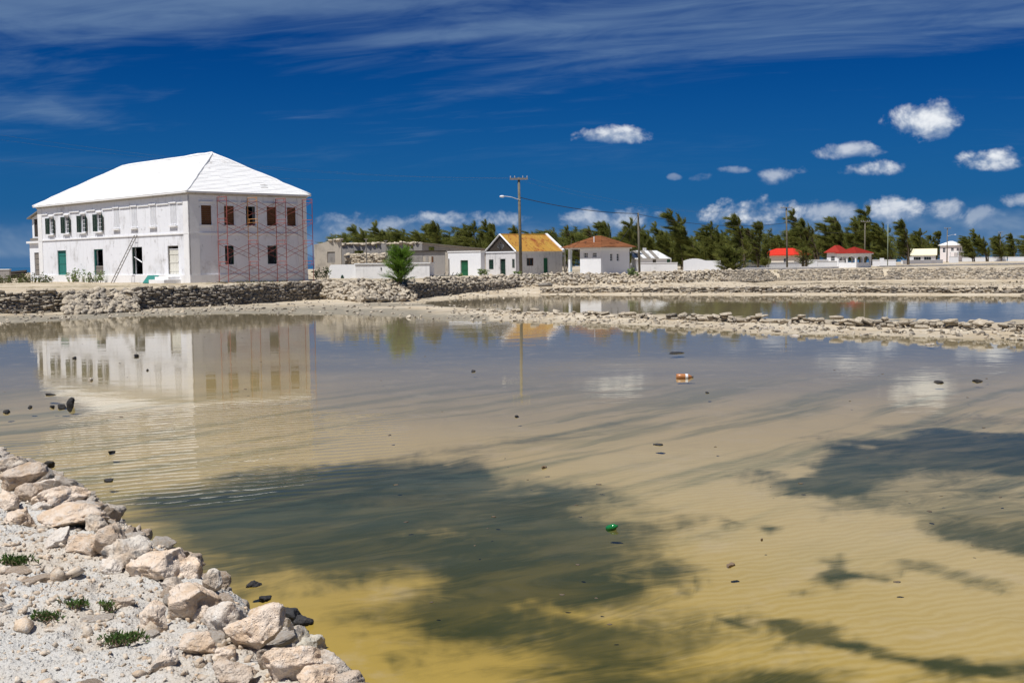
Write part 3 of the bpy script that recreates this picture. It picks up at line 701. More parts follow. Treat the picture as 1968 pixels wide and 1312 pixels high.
# causeway wall
wc = line((930, 1010, 1100, 1250, 1350, 1470, 1590, 1720, 1850, 1968, 2150, 2400), K_CAUSE)
t_c = thing('stone_causeway_wall', 'low single-row stone wall between the near and second ponds', 'stone wall', wc[0], group='stone dikes crossing the ponds')
st = dry_wall(wc, lambda s: .06+.0055*s, R, sw=(.18,.44), sh=(.08,.13), dark=lambda s, z: R.random() < .06, ragged=.22, batter=0, depth=.2)
st = [(p, (a+R.gauss(0,.10), b+R.gauss(0,.10), c+R.gauss(0,.3)), sc_, *(('chunk', R.randrange(10)) if R.random() < .55 else (kd, k)), dk) for (p, (a, b, c), sc_, kd, k, dk) in st]
place_stones(t_c, st, 300)
def band(x0, x1, k0, k1):
    def f(r):
        x = r.uniform(x0, x1); a = ground_line(x, k0); b = ground_line(x, k1); Y = a.y+(b.y-a.y)*r.random(); u = (x-984)/FPX; return u*Y, Y, 0
    return f
def loose(name, label, f, n, size, dark): 
    o = thing(name, label, 'loose stones', (0,0,0)); place_stones(o, heap(f, n, R, size, dark, .5), 0); o['kind'] = 'stuff'; return o
loose('scattered_stones', 'small loose stones strewn over the causeway mud', band(860, 2100, K_S1, K_CAUSE), 700, (.03,.12), .35)
loose('scattered_stones', 'loose stones on the muddy beach below the left walls', band(-100, 1000, K_S1, K_W4), 600, (.03,.14), .4)
loose('scattered_stones', 'loose stones along the second pond far shore', band(860, 2100, K_P2F, K_W4), 600, (.05,.16), .25)
#@@END_TERRAIN
# ------------------------------------------------------------------ foreground bank
CREST = [(-300, 770), (-150, 815), (0, 880), (60, 900), (170, 968), (310, 1085), (432, 1208), (575, 1280), (660, 1350)]
CREST = [tuple(pz(x, y, .66)[:2]) for x, y in CREST] + [(.6, 3.4), (1.6, 1.6), (2.2, 0)]
def crest_dist(X, Y):
    X = np.asarray(X, float); Y = np.asarray(Y, float); best = np.full(X.shape, 1e9); sg = np.ones(X.shape)
    for i in range(len(CREST)-1):
        ax, ay = CREST[i]; bx, by = CREST[i+1]; ex, ey = bx-ax, by-ay; wx, wy = X-ax, Y-ay
        t = np.clip((wx*ex+wy*ey)/(ex*ex+ey*ey), 0, 1); d = np.hypot(wx-ex*t, wy-ey*t)
        cr = ey*wx-ex*wy   # >0 : outside (pond side)
        m = d < best; best = np.where(m, d, best); sg = np.where(m, np.where(cr*-1 > 0, -1, 1), sg)
    return best*np.where(sg > 0, -1, 1)   # >0 inside the bank
_t = crest_dist(np.array([-6.0]), np.array([3.0]))[0]
_SGN = 1 if _t > 0 else -1
def bank_z(X, Y, fine=True):
    t = crest_dist(X, Y)*_SGN
    t = t + fbm(np.asarray(X)*1.3, np.asarray(Y)*1.3, seed=71, oct=3)*.10
    z = np.where(t > 0, .60+.03*np.minimum(t, 6), .60-.95*sstep(0, -1.15, t))
    z = z + fbm(np.asarray(X)*1.1, np.asarray(Y)*1.1, seed=73, oct=4)*.035
    if fine: z = z + fbm(np.asarray(X)*9, np.asarray(Y)*9, seed=77, oct=4, gain=.78)*.019
    return z
def build_bank():
    xs = np.concatenate([np.arange(-11, -6, .06), np.arange(-6, 1.0, .02), np.arange(1.0, 2.4, .06)]); ys = np.concatenate([np.arange(2.2, 4.2, .05), np.arange(4.2, 12, .024), np.arange(12, 15.5, .06)]); X, Y = np.meshgrid(xs, ys); Z = bank_z(X, Y)
    Fc = grid_faces(*X.shape); V = np.stack([X, Y, Z], -1).reshape(-1, 3)
    keep = (Z.ravel()[Fc].max(1) > -.30); Fc = Fc[keep]
    used = np.unique(Fc); mp = np.zeros(len(V), int); mp[used] = np.arange(len(used))
    return struct(obj('stony_bank', np_mesh('stony_bank', V[used], mp[Fc], None, True), M_CHALK))
BANK = build_bank()
def bz(X, Y): return float(bank_z(np.array([X]), np.array([Y]), False)[0])
def bank_at(px, py):   # point of the bank surface seen at a photo pixel
    p = pz(px, py, .62)
    for _ in range(6): p = pz(px, py, bz(p.x, p.y))
    return p
BOULDERS = [  # centre x,y, width, height in the photo; squash, material, label
 (19,889,52,46,.8,'g','grey-topped boulder at the upper left corner of the stony bank'),
 (35,924,70,44,.8,'b','cream boulder just under the grey-topped one at the left edge'),
 (88,931,44,32,.85,'w','pale cube-like boulder standing against the pond, upper bank edge'),
 (55,948,40,34,.8,'b',None),(14,966,40,36,.8,'b',None),(116,960,86,40,.55,'b','long low boulder behind the flat overhanging slab'),
 (76,972,32,24,.8,'w',None),(122,1000,118,50,.42,'b','flat overhanging slab with a dark hollow beneath it'),
 (109,1038,42,34,.8,'w','small white wedge stone in front of the flat slab'),(152,1044,62,50,.75,'b',None),(206,1042,58,62,.85,'b','tall tan boulder leaning behind the rounded grey boulder'),
 (240,1062,70,68,.8,'g','rounded grey boulder midway along the bank edge'),(300,1090,92,62,.65,'b','broad tilted boulder right of the rounded grey one'),
 (348,1096,52,44,.8,'b',None),(356,1152,96,94,.9,'b','largest boulder, with a dark overhanging right face'),(289,1190,42,56,1.25,'b','small upright stone standing alone on the gravel'),
 (402,1118,30,44,1.0,'g',None),(421,1196,76,76,.9,'w','squarish chalk-topped boulder with a shadowed underside'),
 (484,1216,84,88,.8,'b','rough cream boulder with a deep hollow in its side'),(540,1206,36,40,.9,'w',None),(498,1186,48,32,.7,'b',None),
 (592,1245,68,58,.8,'w','white angular boulder near the dark wet rocks'),(568,1230,56,44,.7,'g',None),
 (560,1282,100,66,.65,'b','wide tan boulder at the bottom edge'),(640,1290,70,60,.8,'w','pale pitted boulder at the right tip of the bank'),
 (428,1256,36,30,.6,'b',None),(446,1296,62,44,.6,'b',None),(622,1266,36,34,.8,'b',None),(664,1322,50,50,.8,'b',None),
 (510,1270,40,44,.8,'g',None),(600,1312,60,44,.6,'b',None),(330,1130,34,30,.8,'w',None),(385,1180,34,40,.8,'b',None),(180,1010,44,34,.8,'g',None),(268,1096,36,34,.7,'w',None),
 (372,1240,56,40,.6,'b',None),(310,1275,52,34,.5,'w',None),(232,1160,36,22,.5,'b',None),(30,1000,44,26,.5,'b',None),(150,985,30,24,.7,'g',None),(205,1090,40,26,.5,'w',None)]
BM = {'b': M_BOULD, 'w': M_BOULDW, 'g': M_BOULDG}
rb = random.Random(11)
for i, (cx, cy, w, h, sq, mk_, lab) in enumerate(BOULDERS):
    p = bank_at(cx, cy+h*.42); ppm = FPX/math.hypot(p.y, HCAM-p.z); wm = w/ppm*1.34; hm = h/ppm*1.22
    V, Fc = rock(300+i*3, 5, 18, .075, blocky=rb.choice((.2, .45, .6)))
    V = V*np.array([wm*.53, wm*.5*rb.uniform(.75, 1.05), max(hm*.52, wm*.5*sq*.8)])
    o = obj('boulder' if lab else 'stone', np_mesh('boulder', V, Fc, None, True), BM[mk_])
    o.location = (p.x, p.y+wm*.25, p.z+V[:,2].max()*.55); o.rotation_euler = (rb.gauss(0, .16), rb.gauss(0, .22), rb.gauss(0, .35))
    if lab: tag(o, lab, 'boulder', 'boulders edging the near bank')
    else: o.parent = BANK
FILL = [rock(500+k, 4, 11, .09, blocky=.3) for k in range(10)]
FILLME = {}
for k, (V, Fc) in enumerate(FILL):
    for nm, m in BM.items():
        me = np_mesh('bank_stone', V, Fc, None, True); me.materials.append(m); FILLME[(k, nm)] = me
def along(r, tmin, tmax):
    i = r.choices(range(1, len(CREST)-3), [math.dist(CREST[j], CREST[j+1]) for j in range(1, len(CREST)-3)])[0]
    (ax, ay), (bx, by) = CREST[i], CREST[i+1]; f = r.random(); dx, dy = bx-ax, by-ay; l = math.hypot(dx, dy)
    n = (dy/l, -dx/l); t = r.uniform(tmin, tmax)
    return ax+dx*f+n[0]*t, ay+dy*f+n[1]*t
for i in range(270):
    if i < 190: X, Y = along(rb, -.62, .12); sz = rb.uniform(.04, .12)
    else: X, Y = along(rb, .15, 2.4); sz = rb.uniform(.05, .14)
    o = bpy.data.objects.new('stone', FILLME[(rb.randrange(10), rb.choice('bbwww'))]); COL.objects.link(o); o.parent = BANK
    o.scale = (sz*rb.uniform(.8, 1.4), sz*rb.uniform(.7, 1.1), sz*(rb.uniform(.45, .85) if i < 190 else rb.uniform(.22, .4))); o.rotation_euler = (rb.gauss(0, .4 if i < 190 else .12), rb.gauss(0, .4 if i < 190 else .12), rb.uniform(0, 6.28))
    o.location = (X, Y, bz(X, Y)+sz*(.25 if i < 190 else .06))
def pebbles(n, smin, smax, sub, seed, tmax):
    r = np.random.RandomState(seed); VS, FS, TT = [], [], []; cnt = 0
    rr = random.Random(seed); tm = []
    for k in range(8):
        q = np.random.RandomState(640+k); V0, F0 = ICO[1]; V1 = V0*(1+q.normal(0, .26, (len(V0), 1)))+q.normal(0, .10, V0.shape); tm.append((V1, F0))
    P = np.array([along(rr, -.5, tmax) for _ in range(n)]); Z = bank_z(P[:,0], P[:,1])
    for i in range(n):
        V, Fc = tm[i % 8]; s = (.8 if sub == 2 else 1)*(smin+(smax-smin)*r.rand()**2.2)
        Q = (V*np.array([s*r.uniform(.8, 1.3), s*r.uniform(.7, 1.1), s*r.uniform(.5, 1.0)]))@rotm(r.normal(0, .6), r.normal(0, .6), r.uniform(0, 6.28)).T
        VS.append(Q+np.array([P[i,0], P[i,1], Z[i]+s*.2])); FS.append(Fc+cnt); cnt += len(Q); TT.append(np.full(len(Q), r.rand()))
    o = obj('gravel', np_mesh('gravel', np.concatenate(VS), np.concatenate(FS), dict(tint=np.concatenate(TT))), M_PEB, BANK); stuff(o)
pebbles(22000, .004, .020, 1, 5, 3.4); pebbles(2000, .012, .045, 2, 6, 3.2); pebbles(220, .03, .075, 2, 16, 3.0)

def leaf_blades(mb_v, mb_f, tint, p, d, l, w, r):
    """one narrow leaf: two triangles with a fold"""
    d = np.asarray(d, float); d = d/np.linalg.norm(d); s = np.cross(d, r.normal(size=3)); s = s/(np.linalg.norm(s)+1e-9)
    o = len(mb_v); m = p+d*l*.5
    mb_v += [p, m+s*w*.5, p+d*l, m-s*w*.5]; mb_f += [(o, o+1, o+2, o+3)]; t = r.rand(); tint += [t]*4
def creeping_plant(label, px, py, wpx, n, seed):
    p0 = bank_at(px, py); ppm = FPX/p0.y; R0 = wpx/ppm*.5; r = np.random.RandomState(seed)
    root = thing('succulent_plant', label, 'plant', p0, group='creeping plants on the bank')
    v, f, t = [], [], []; stems = MB()
    for i in range(n):
        a = r.uniform(0, 6.28); L = R0*r.uniform(.35, 1.0); q = np.array([r.normal(0, .15)*R0, r.normal(0, .1)*R0, .0]); h = [math.cos(a), math.sin(a)*.45]
        pts = []; 
        for k in range(9):
            fr = k/8; X, Y = q[0]+h[0]*L*fr, q[1]+h[1]*L*fr
            z = bz(p0.x+X, p0.y+Y)-p0.z+.008+.03*math.sin(fr*3.1)*r.uniform(.4, 1.4)+(.03*fr if r.rand() < .3 else 0)
            pts.append((X, Y, z))
        stems.tube(pts, .0025, 4)
        for k in range(int(L*260)):
            fr = r.rand(); j = min(7, int(fr*8)); g = fr*8-j; P = np.array(pts[j])*(1-g)+np.array(pts[j+1])*g
            dd = np.array([h[0]*.5, h[1]*.5, .75])+r.normal(0, .45, 3)
            leaf_blades(v, f, t, P, dd, r.uniform(.018, .036), r.uniform(.006, .010), r)
    stems.build('stem', M_DRYTW, root)
    obj('leaves', np_mesh('leaves', np.array(v), np.array(f), dict(tint=np.array(t))), M_SUCC, root)
creeping_plant('green creeping plant at the left edge of the gravel bank', 22, 1088, 100, 26, 1)
creeping_plant('bushy green creeper above the other two on the gravel', 148, 1172, 60, 16, 2)
creeping_plant('thin creeper trailing left below the bushy one on the gravel', 92, 1196, 74, 14, 3)
creeping_plant('short creeper trailing right toward the upright stone', 202, 1176, 56, 10, 4)
creeping_plant('lowest green creeper on the bank, near the bottom edge', 240, 1240, 110, 26, 5)
#@@END_BANK
# ------------------------------------------------------------------ building helpers (local frames)
class Wall:
    """vertical wall plane in a building's local frame: s along, o outward, z up"""
    def __init__(s, p0, p1):
        s.p = Vector((*p0, 0)); d = Vector((p1[0]-p0[0], p1[1]-p0[1], 0)); s.L = d.length; s.d = d.normalized(); s.n = Vector((s.d.y, -s.d.x, 0))
    def P(s, a, o, z): q = s.p+s.d*a+s.n*o; return (q.x, q.y, z)
    def box(s, mb, a0, a1, o0, o1, z0, z1):
        mb.hexa([s.P(a0,o1,z0), s.P(a1,o1,z0), s.P(a1,o0,z0), s.P(a0,o0,z0), s.P(a0,o1,z1), s.P(a1,o1,z1), s.P(a1,o0,z1), s.P(a0,o0,z1)]); return mb
    def panel(s, mb, z0, z1, ops=(), t=.35, a0=0.0, a1=None):
        a1 = s.L if a1 is None else a1
        A = sorted({a0, a1, *[o[0] for o in ops], *[o[1] for o in ops]}); Z = sorted({z0, z1, *[o[2] for o in ops], *[o[3] for o in ops]})
        for i in range(len(A)-1):
            for j in range(len(Z)-1):
                ca, cz = (A[i]+A[i+1])/2, (Z[j]+Z[j+1])/2
                if any(o[0] < ca < o[1] and o[2] < cz < o[3] for o in ops): continue
                for off, fl in ((0, False), (-t, True)):
                    q = [s.P(A[i],off,Z[j]), s.P(A[i+1],off,Z[j]), s.P(A[i+1],off,Z[j+1]), s.P(A[i],off,Z[j+1])]
                    mb.add(q[::-1] if fl else q, [(0,1,2,3)])
        for (b0, b1, c0, c1) in ops:
            mb.add([s.P(b0,0,c0), s.P(b0,-t,c0), s.P(b0,-t,c1), s.P(b0,0,c1)], [(0,1,2,3)])
            mb.add([s.P(b1,0,c0), s.P(b1,0,c1), s.P(b1,-t,c1), s.P(b1,-t,c0)], [(0,1,2,3)])
            mb.add([s.P(b0,0,c1), s.P(b0,-t,c1), s.P(b1,-t,c1), s.P(b1,0,c1)], [(0,1,2,3)])
            mb.add([s.P(b0,0,c0), s.P(b1,0,c0), s.P(b1,-t,c0), s.P(b0,-t,c0)], [(0,1,2,3)])
        mb.add([s.P(a0,0,z1), s.P(a1,0,z1), s.P(a1,-t,z1), s.P(a0,-t,z1)], [(0,1,2,3)])
        return mb
def wbox(w, name, m, parent, *a): return w.box(MB(), *a).build(name, m, parent)
def louvre(w, mb, a0, a1, o, z0, z1, n, th=.012, frame=.05):
    w.box(mb, a0, a0+frame, o-.02, o+.02, z0, z1); w.box(mb, a1-frame, a1, o-.02, o+.02, z0, z1)
    w.box(mb, a0+frame, a1-frame, o-.02, o+.02, z0, z0+frame); w.box(mb, a0+frame, a1-frame, o-.02, o+.02, z1-frame, z1)
    st_ = (z1-z0-2*frame)/n
    for k in range(n):
        z = z0+frame+k*st_; p = [w.P(a0+frame, o+.016, z), w.P(a1-frame, o+.016, z), w.P(a1-frame, o-.016, z+st_*.95), w.P(a0+frame, o-.016, z+st_*.95)]
        mb.hexa([p[0], p[1], w.P(a1-frame, o+.004, z), w.P(a0+frame, o+.004, z), w.P(a0+frame, o-.004, z+st_*.9), w.P(a1-frame, o-.004, z+st_*.9), p[2], p[3]])
    return mb
def hip_roof(parent, m, x0, x1, y0, y1, ze, ra, rb_, courses=0, name='roof', lift=.03, jit=0.0, seed=0, th=.12):
    """hip roof over a rectangle; ra, rb_ are ridge end points. Lapped courses are modelled as steps."""
    rs = random.Random(seed); mb = MB(); E = [Vector((x0,y0,ze)), Vector((x1,y0,ze)), Vector((x1,y1,ze)), Vector((x0,y1,ze))]
    ra, rb_ = Vector(ra), Vector(rb_); tint = []
    faces = [(E[0],E[1],ra,ra), (E[1],E[2],rb_,ra), (E[2],E[3],rb_,rb_), (E[3],E[0],ra,rb_)]
    for (a, b, c, d) in faces:     # a->b eave, d above a, c above b
        nrm = (b-a).cross(d-a).normalized(); n = max(1, courses)
        for k in range(n):
            f0, f1 = k/n, (k+1)/n; A0 = a.lerp(d, f0); B0 = b.lerp(c, f0); A1 = a.lerp(d, f1); B1 = b.lerp(c, f1)
            L_ = (B0-A0).length; m_ = max(1, int(L_/.9)) if jit else 1
            for q in range(m_):
                g0, g1 = q/m_, (q+1)/m_; l0 = lift*(1+jit*rs.uniform(-1, 1)) if courses else 0
                p = [A0.lerp(B0, g0)+nrm*l0, A0.lerp(B0, g1)+nrm*l0, A1.lerp(B1, g1), A1.lerp(B1, g0)]
                if (p[2]-p[3]).length < 1e-5: mb.add(p[:3], [(0,1,2)])
                else: mb.add(p, [(0,1,2,3)])
                if courses: mb.add([A0.lerp(B0, g0)-nrm*.005, A0.lerp(B0, g1)-nrm*.005, p[1], p[0]], [(0,1,2,3)])
    z = Vector((0,0,th))
    mb.add([e-z for e in E], [(3,2,1,0)])
    for i in range(4): mb.add([E[i]-z, E[(i+1) % 4]-z, E[(i+1) % 4]+Vector((0,0,.01)), E[i]+Vector((0,0,.01))], [(0,1,2,3)])
    me = mb.mesh(name); a = me.attributes.new('tint', 'FLOAT', 'POINT'); rs2 = np.random.RandomState(seed); a.data.foreach_set('value', rs2.rand(len(me.vertices)).astype(np.float32))
    return obj(name, me, m, parent)

# ------------------------------------------------------------------ the big white house
HX0, HY0, HYAW, HL, HM = -22.462, 84.0, .805, 9.722, 25.652
ZB, ZP, ZS, ZE, ZR = 1.20, 1.783, 4.726, 7.627, 10.87
HROT = math.pi/2 - HYAW
house = thing('white_house', 'large two-storey white plastered house with white hip roof and scaffold', 'house', (HX0, HY0, 0), HROT)
def to_house(p):
    c, s = math.cos(-HROT), math.sin(-HROT); x, y = p.x-HX0, p.y-HY0; return Vector((c*x-s*y, s*x+c*y, p.z))
WR = Wall((0,0), (HL,0)); WLf = Wall((0,HM), (0,0)); WBk = Wall((HL,0), (HL,HM)); WFar = Wall((HL,HM), (0,HM))
LW = [2.2, 5.2, 8.15, 11.05, 14.0, 16.9, 19.95, 23.0]   # window centres from the near corner
lops = []
for i, y in enumerate(LW):
    hw = .42 if i < 4 else .40; s = HM-y; lops.append((s-hw, s+hw, 5.35, 6.80) if i < 4 else (s-hw, s+hw, 5.22, 6.58))
LD = [(2.42,.78,1.87,3.90), (7.9,.82,1.87,3.90), (14.4,.80,1.80,3.84), (21.2,.84,1.80,3.84)]
for (y, hw, z0, z1) in LD: lops.append((HM-y-hw, HM-y+hw, z0, z1))
RW = [(.96,1.77),(2.79,3.59),(4.58,5.34),(6.33,7.11),(8.08,8.84)]
rops = [(a, b, 5.33, 6.70) for a, b in RW] + [(2.77,3.49,2.52,3.86), (6.31,7.08,2.52,3.86)]
for w, ops, lab in ((WR, rops, 'shaded scaffolded end wall'), (WLf, lops, 'sunlit long front wall'), (WBk, [], None), (WFar, [], None)):
    o = w.panel(MB(), ZP, ZE, ops).build('wall', M_PLASTER, house)
    if lab: o['label'] = lab
MB().box(-.07, HL+.07, -.07, HM+.07, .6, ZP+.04).build('plinth', M_TRIM, house)
MB().box(-.06, HL+.06, -.06, HM+.06, ZS-.04, ZS+.06).build('string_course', M_TRIM, house)
MB().box(-.12, HL+.12, -.12, HM+.12, ZE-.20, ZE-.06).build('cornice', M_CORNICE, house)
for w, a in ((WR, 0), (WLf, HM-.75), (WR, HL-.75), (WLf, 0)):
    for z0, z1 in ((ZP+.045, ZS-.045), (ZS+.065, ZE-.205)):
        wbox(w, 'corner_pilaster', M_TRIM, house, a+(.003 if a else -.05), a+(.80 if a else .75), -.05, .05, z0, z1)
hip_roof(house, M_ROOFW, -.32, HL+.32, -.32, HM+.32, ZE+.02, (HL/2, 5.0, ZR), (HL/2, HM-6.0, ZR), 30, lift=.028, jit=.25, seed=4, th=.10)
roof = house.children[-1]
rr_ = random.Random(3)
def ridge_cap(a, b, r=.10, name='hip_cap'):
    a, b = Vector(a), Vector(b); pts = [a.lerp(b, k/14)+Vector((rr_.gauss(0,.015), rr_.gauss(0,.015), rr_.gauss(.02,.012))) for k in range(15)]
    MB().tube(pts, [r*rr_.uniform(.8,1.15) for _ in pts], 7).build(name, M_ROOFW, roof, True)
RA, RB = (HL/2, 5.0, ZR), (HL/2, HM-6.0, ZR)
for e, r_ in (((-.3,-.3,ZE),RA), ((HL+.3,-.3,ZE),RA), ((-.3,HM+.3,ZE),RB), ((HL+.3,HM+.3,ZE),RB)): ridge_cap(e, r_)
ridge_cap(RA, RB, .11, 'ridge_cap')
# broken plaster laps on the near hip
for k in range(5):
    f = rr_.uniform(.12, .9); g = rr_.uniform(.1, .75); a = Vector((-.3+f*(HL/2+.3), -.3+f*5.3, ZE+.06+f*(ZR-ZE))); b = Vector((HL+.3-f*(HL/2+.3), -.3+f*5.3, ZE+.06+f*(ZR-ZE)))
    p = a.lerp(b, g); q = a.lerp(b, min(1, g+rr_.uniform(.05, .2)))
    MB().tube([p, p.lerp(q, .5)+Vector((0,-.03,.03)), q], [.012, .02, .01], 5).build('loose_roof_lap', M_CORNICE, roof)
# upper window furniture, long wall
for i, y in enumerate(LW):
    s = HM-y; a0, a1, z0, z1 = lops[i]

    fr = MB()
    for (b0, b1, c0, c1) in ((a0, a0+.05, z0, z1), (a1-.05, a1, z0, z1), (a0+.05, a1-.05, z0, z0+.05), (a0+.05, a1-.05, z1-.05, z1)): WLf.box(fr, b0, b1, -.20, -.10, c0, c1)
    win = fr.build('window', M_WPAINT, house)
    WLf.box(MB(), a0-.14, a1+.14, -.02, .14, z0-.11, z0-.01).build('sill', M_TRIM, win)
    WLf.box(MB(), a0-.10, a1+.10, -.02, .09, z1+.10, z1+.20).build('hood', M_TRIM, win)
    if i < 4:
        for b0, b1 in ((a0+.01, (a0+a1)/2-.004), ((a0+a1)/2+.004, a1-.01)):
            o = louvre(WLf, MB(), b0, b1, .0, z0+.02, z1-.02, 16).build('shutter', M_WPAINT, win); o['label'] = 'closed white louvred shutter'
    else:
        MB_g = MB(); WLf.box(MB_g, a0+.05, a1-.05, -.165, -.155, z0+.05, z1-.05); MB_g.build('pane', M_GLASS, win)
        for (b0, b1, c0, c1, nm) in ((a0+.05, a1-.05, (z0+z1)/2, z1-.05, 'upper_sash'), (a0+.05, a1-.05, z0+.05, (z0+z1)/2, 'lower_sash')):
            m_ = MB(); dd = -.145 if nm == 'upper_sash' else -.135
            for t_ in (0, 1/3, 2/3, 1): x_ = b0+(b1-b0)*t_; WLf.box(m_, x_-.016, x_+.016, dd, dd+.02, c0, c1)
            for t_ in (0, .5, 1): z_ = c0+(c1-c0)*t_; WLf.box(m_, b0, b1, dd-.003, dd+.023, z_-.016, z_+.016)
            m_.build(nm, M_WPAINT, win)
        for sd in (-1, 1):
            hx = a0-.01 if sd < 0 else a1+.01; ang = .42 if sd < 0 else .34   # leaf swung out from its hinge
            p0 = WLf.P(hx, .02, 0); e = (WLf.d*(sd*math.cos(ang))+WLf.n*math.sin(ang)); w2_ = Wall((p0[0], p0[1]), (p0[0]+e.x*.42, p0[1]+e.y*.42))
            o = louvre(w2_, MB(), 0, .42, 0, z0+.02, z1-.02, 14).build('shutter', M_BROWNSH if False else M_DKGREEN, win); o['label'] = 'open dark green louvred shutter'
zs = [HM-y for y in LW]; edges = [HM-.8]+[v for y in LW for v in (HM-y+.62, HM-y-.62)]+[.8]
for k in range(0, len(edges), 2):
    a1, a0 = edges[k], edges[k+1]
    if a1-a0 > .3: wbox(WLf, 'lintel_band', M_TRIM, house, a0, a1, -.02, .07, 6.86, 6.95)
# doors of the long wall
def door(w, hinge, a0, a1, z0, z1, m, name='door', depth=-.12, planks=6, parent=house, lab=None):
    mb = MB(); n = planks; 
    for k in range(n):
        b0 = a0+(a1-a0)*k/n+.004; b1 = a0+(a1-a0)*(k+1)/n-.004; w.box(mb, b0, b1, depth-.03, depth+(.004 if k % 2 else 0), z0, z1)
    for z_ in (z0+.15*(z1-z0), z0+.5*(z1-z0), z0+.85*(z1-z0)): w.box(mb, a0+.01, a1-.01, depth+.006, depth+.025, z_-.05, z_+.05)
    o = mb.build(name, m, parent)
    w.box(MB(), a1-.11, a1-.07, depth+.02, depth+.05, (z0+z1)/2-.06, (z0+z1)/2+.06).build('handle', M_DARKMETAL, o)
    if lab: o['label'] = lab
    return o
def jamb(w, a0, a1, z0, z1, m, parent=house, d=-.10, th=.06):
    mb = MB()
    for (b0, b1, c0, c1) in ((a0+.002, a0+th, z0, z1), (a1-th, a1-.002, z0, z1), (a0+th, a1-th, z1-th, z1-.002)): w.box(mb, b0, b1, d-.10, d+.04, c0, c1)
    return mb.build('door_frame', m, parent)
o8, o9, o10, o11 = lops[8:12]
jamb(WLf, *o8, M_GREYWOOD); door(WLf, 0, o8[0]+.07, o8[1]-.07, o8[2]+.01, o8[3]-.32, M_CREAMDOOR, lab='pale panelled door'); wbox(WLf, 'transom', M_WPAINT, house, o8[0]+.07, o8[1]-.07, -.14, -.10, o8[3]-.28, o8[3]-.22)
jamb(WLf, *o9, M_DKGREEN); mbp = MB(); mbp.tube([WLf.P(o9[0]+.25, -.08, 3.15), WLf.P(o9[1]+.02, .03, 2.75)], .05, 4); mbp.build('fallen_plank', M_WPAINT, house)
jamb(WLf, *o10, M_TEAL); d_ = door(WLf, 0, o10[0]+.07, o10[1]-.07, o10[2]+.01, o10[2]+.75, M_GREYWOOD, name='half_door', lab='grey lower half door')
jamb(WLf, *o11, M_TEAL); door(WLf, 0, o11[0]+.07, o11[1]-.07, o11[2]+.01, o11[3]-.08, M_TEAL, lab='tall teal green door')
for k, (a, b, zt) in enumerate(((-.3, 1.35, 1.50), (-.1, .95, 1.70))):
    wbox(WLf, 'step', M_TRIM, house, o8[0]-.35+k*.15, o8[1]+.35-k*.15, .071+.002*k, b, 1.0, zt)
# end wall windows
for i, (a, b) in enumerate(RW):
    fr = MB(); z0, z1 = 5.33, 6.70
    for (b0, b1, c0, c1) in ((a+.002, a+.05, z0, z1), (b-.05, b-.002, z0, z1), (a+.05, b-.05, z0, z0+.05), (a+.05, b-.05, z1-.05, z1)): WR.box(fr, b0, b1, -.16, -.06, c0, c1)
    win = fr.build('window', M_DKGREEN if i == 2 else M_BROWN, house)
    if i != 2:
        for k in range(9):
            z_ = z0+.05+k*(z1-z0-.1)/9; o = WR.box(MB(), a+.05, b-.05, -.10+rr_.uniform(-.008,.008), -.07+rr_.uniform(-.008,.012), z_+.006, z_+(z1-z0-.1)/9-.006).build('board', M_BROWN, win)
    wbox(WR, 'sill', M_TRIM, win, a-.08, b+.08, -.02, .08, z0-.09, z0-.005)
for (a, b) in ((2.77,3.49), (6.31,7.08)):
    z0, z1 = 2.52, 3.86; fr = MB()
    for (b0, b1, c0, c1) in ((a+.002, a+.07, z0, z1), (b-.07, b-.002, z0, z1), (a+.07, b-.07, z1-.06, z1)): WR.box(fr, b0, b1, -.22, -.04, c0, c1)
    fr.build('window', M_DKGREEN, house)
for a0, a1 in ((.85, 1.9), (2.2, 3.9), (4.2, 5.6), (5.95, 7.4), (7.75, 8.9)): wbox(WR, 'lintel_band', M_TRIM, house, a0, a1, -.02, .07, 6.92, 7.0)
MB().box(.4, HL-.4, .4, HM-.4, ZE-.35, ZE-.25).build('ceiling', M_GREYWOOD, house)
# annex at the far end
ann = MB()
WA = Wall((.5, HM+3.3), (.5, HM)); WA.panel(ann, 1.0, 4.55, [(.95, 2.1, 1.75, 3.75)], a1=3.3); WA.panel(ann, 4.75, 7.0, [(1.15, 2.9, 5.1, 6.65)], t=.15, a0=.75)
WS = Wall((5.0, HM+3.3), (.5, HM+3.3)); WS.panel(ann, 1.0, 4.55)
WS2 = Wall((5.0, HM+2.55), (.5, HM+2.55)); WS2.panel(ann, 4.75, 6.7, t=.15)
an = ann.build('annex', M_WHITE, house); an['label'] = 'two-storey annex at the far end with a shed roof'
MB().box(.3, 5.1, HM+.075, HM+3.5, 4.56, 4.74).build('balcony_floor', M_TRIM, an)
MB().hexa([(.2, HM+2.95, 6.65), (.2, HM+.08, 7.35), (5.1, HM+.08, 7.35), (5.1, HM+2.95, 6.65), (.2, HM+2.95, 6.76), (.2, HM+.08, 7.46), (5.1, HM+.08, 7.46), (5.1, HM+2.95, 6.76)]).build('shed_roof', M_GREYWOOD, an)
for k in range(2): louvre(WA, MB(), 1.17+k*.87, 2.0+k*.87, -.06, 5.12, 6.63, 10, frame=.06).build('shutter', M_DARKWOOD, an)
for k in range(4): WA.box(MB(), .97, 2.08, -.12, -.06, 1.77+k*.49, 2.22+k*.49).build('shutter', M_GREYWOOD, an)
mbb = MB(); WA.box(mbb, .3, 3.2, .02, .05, 4.76, 5.0); mbb.build('balcony_board', M_GREYWOOD, an)

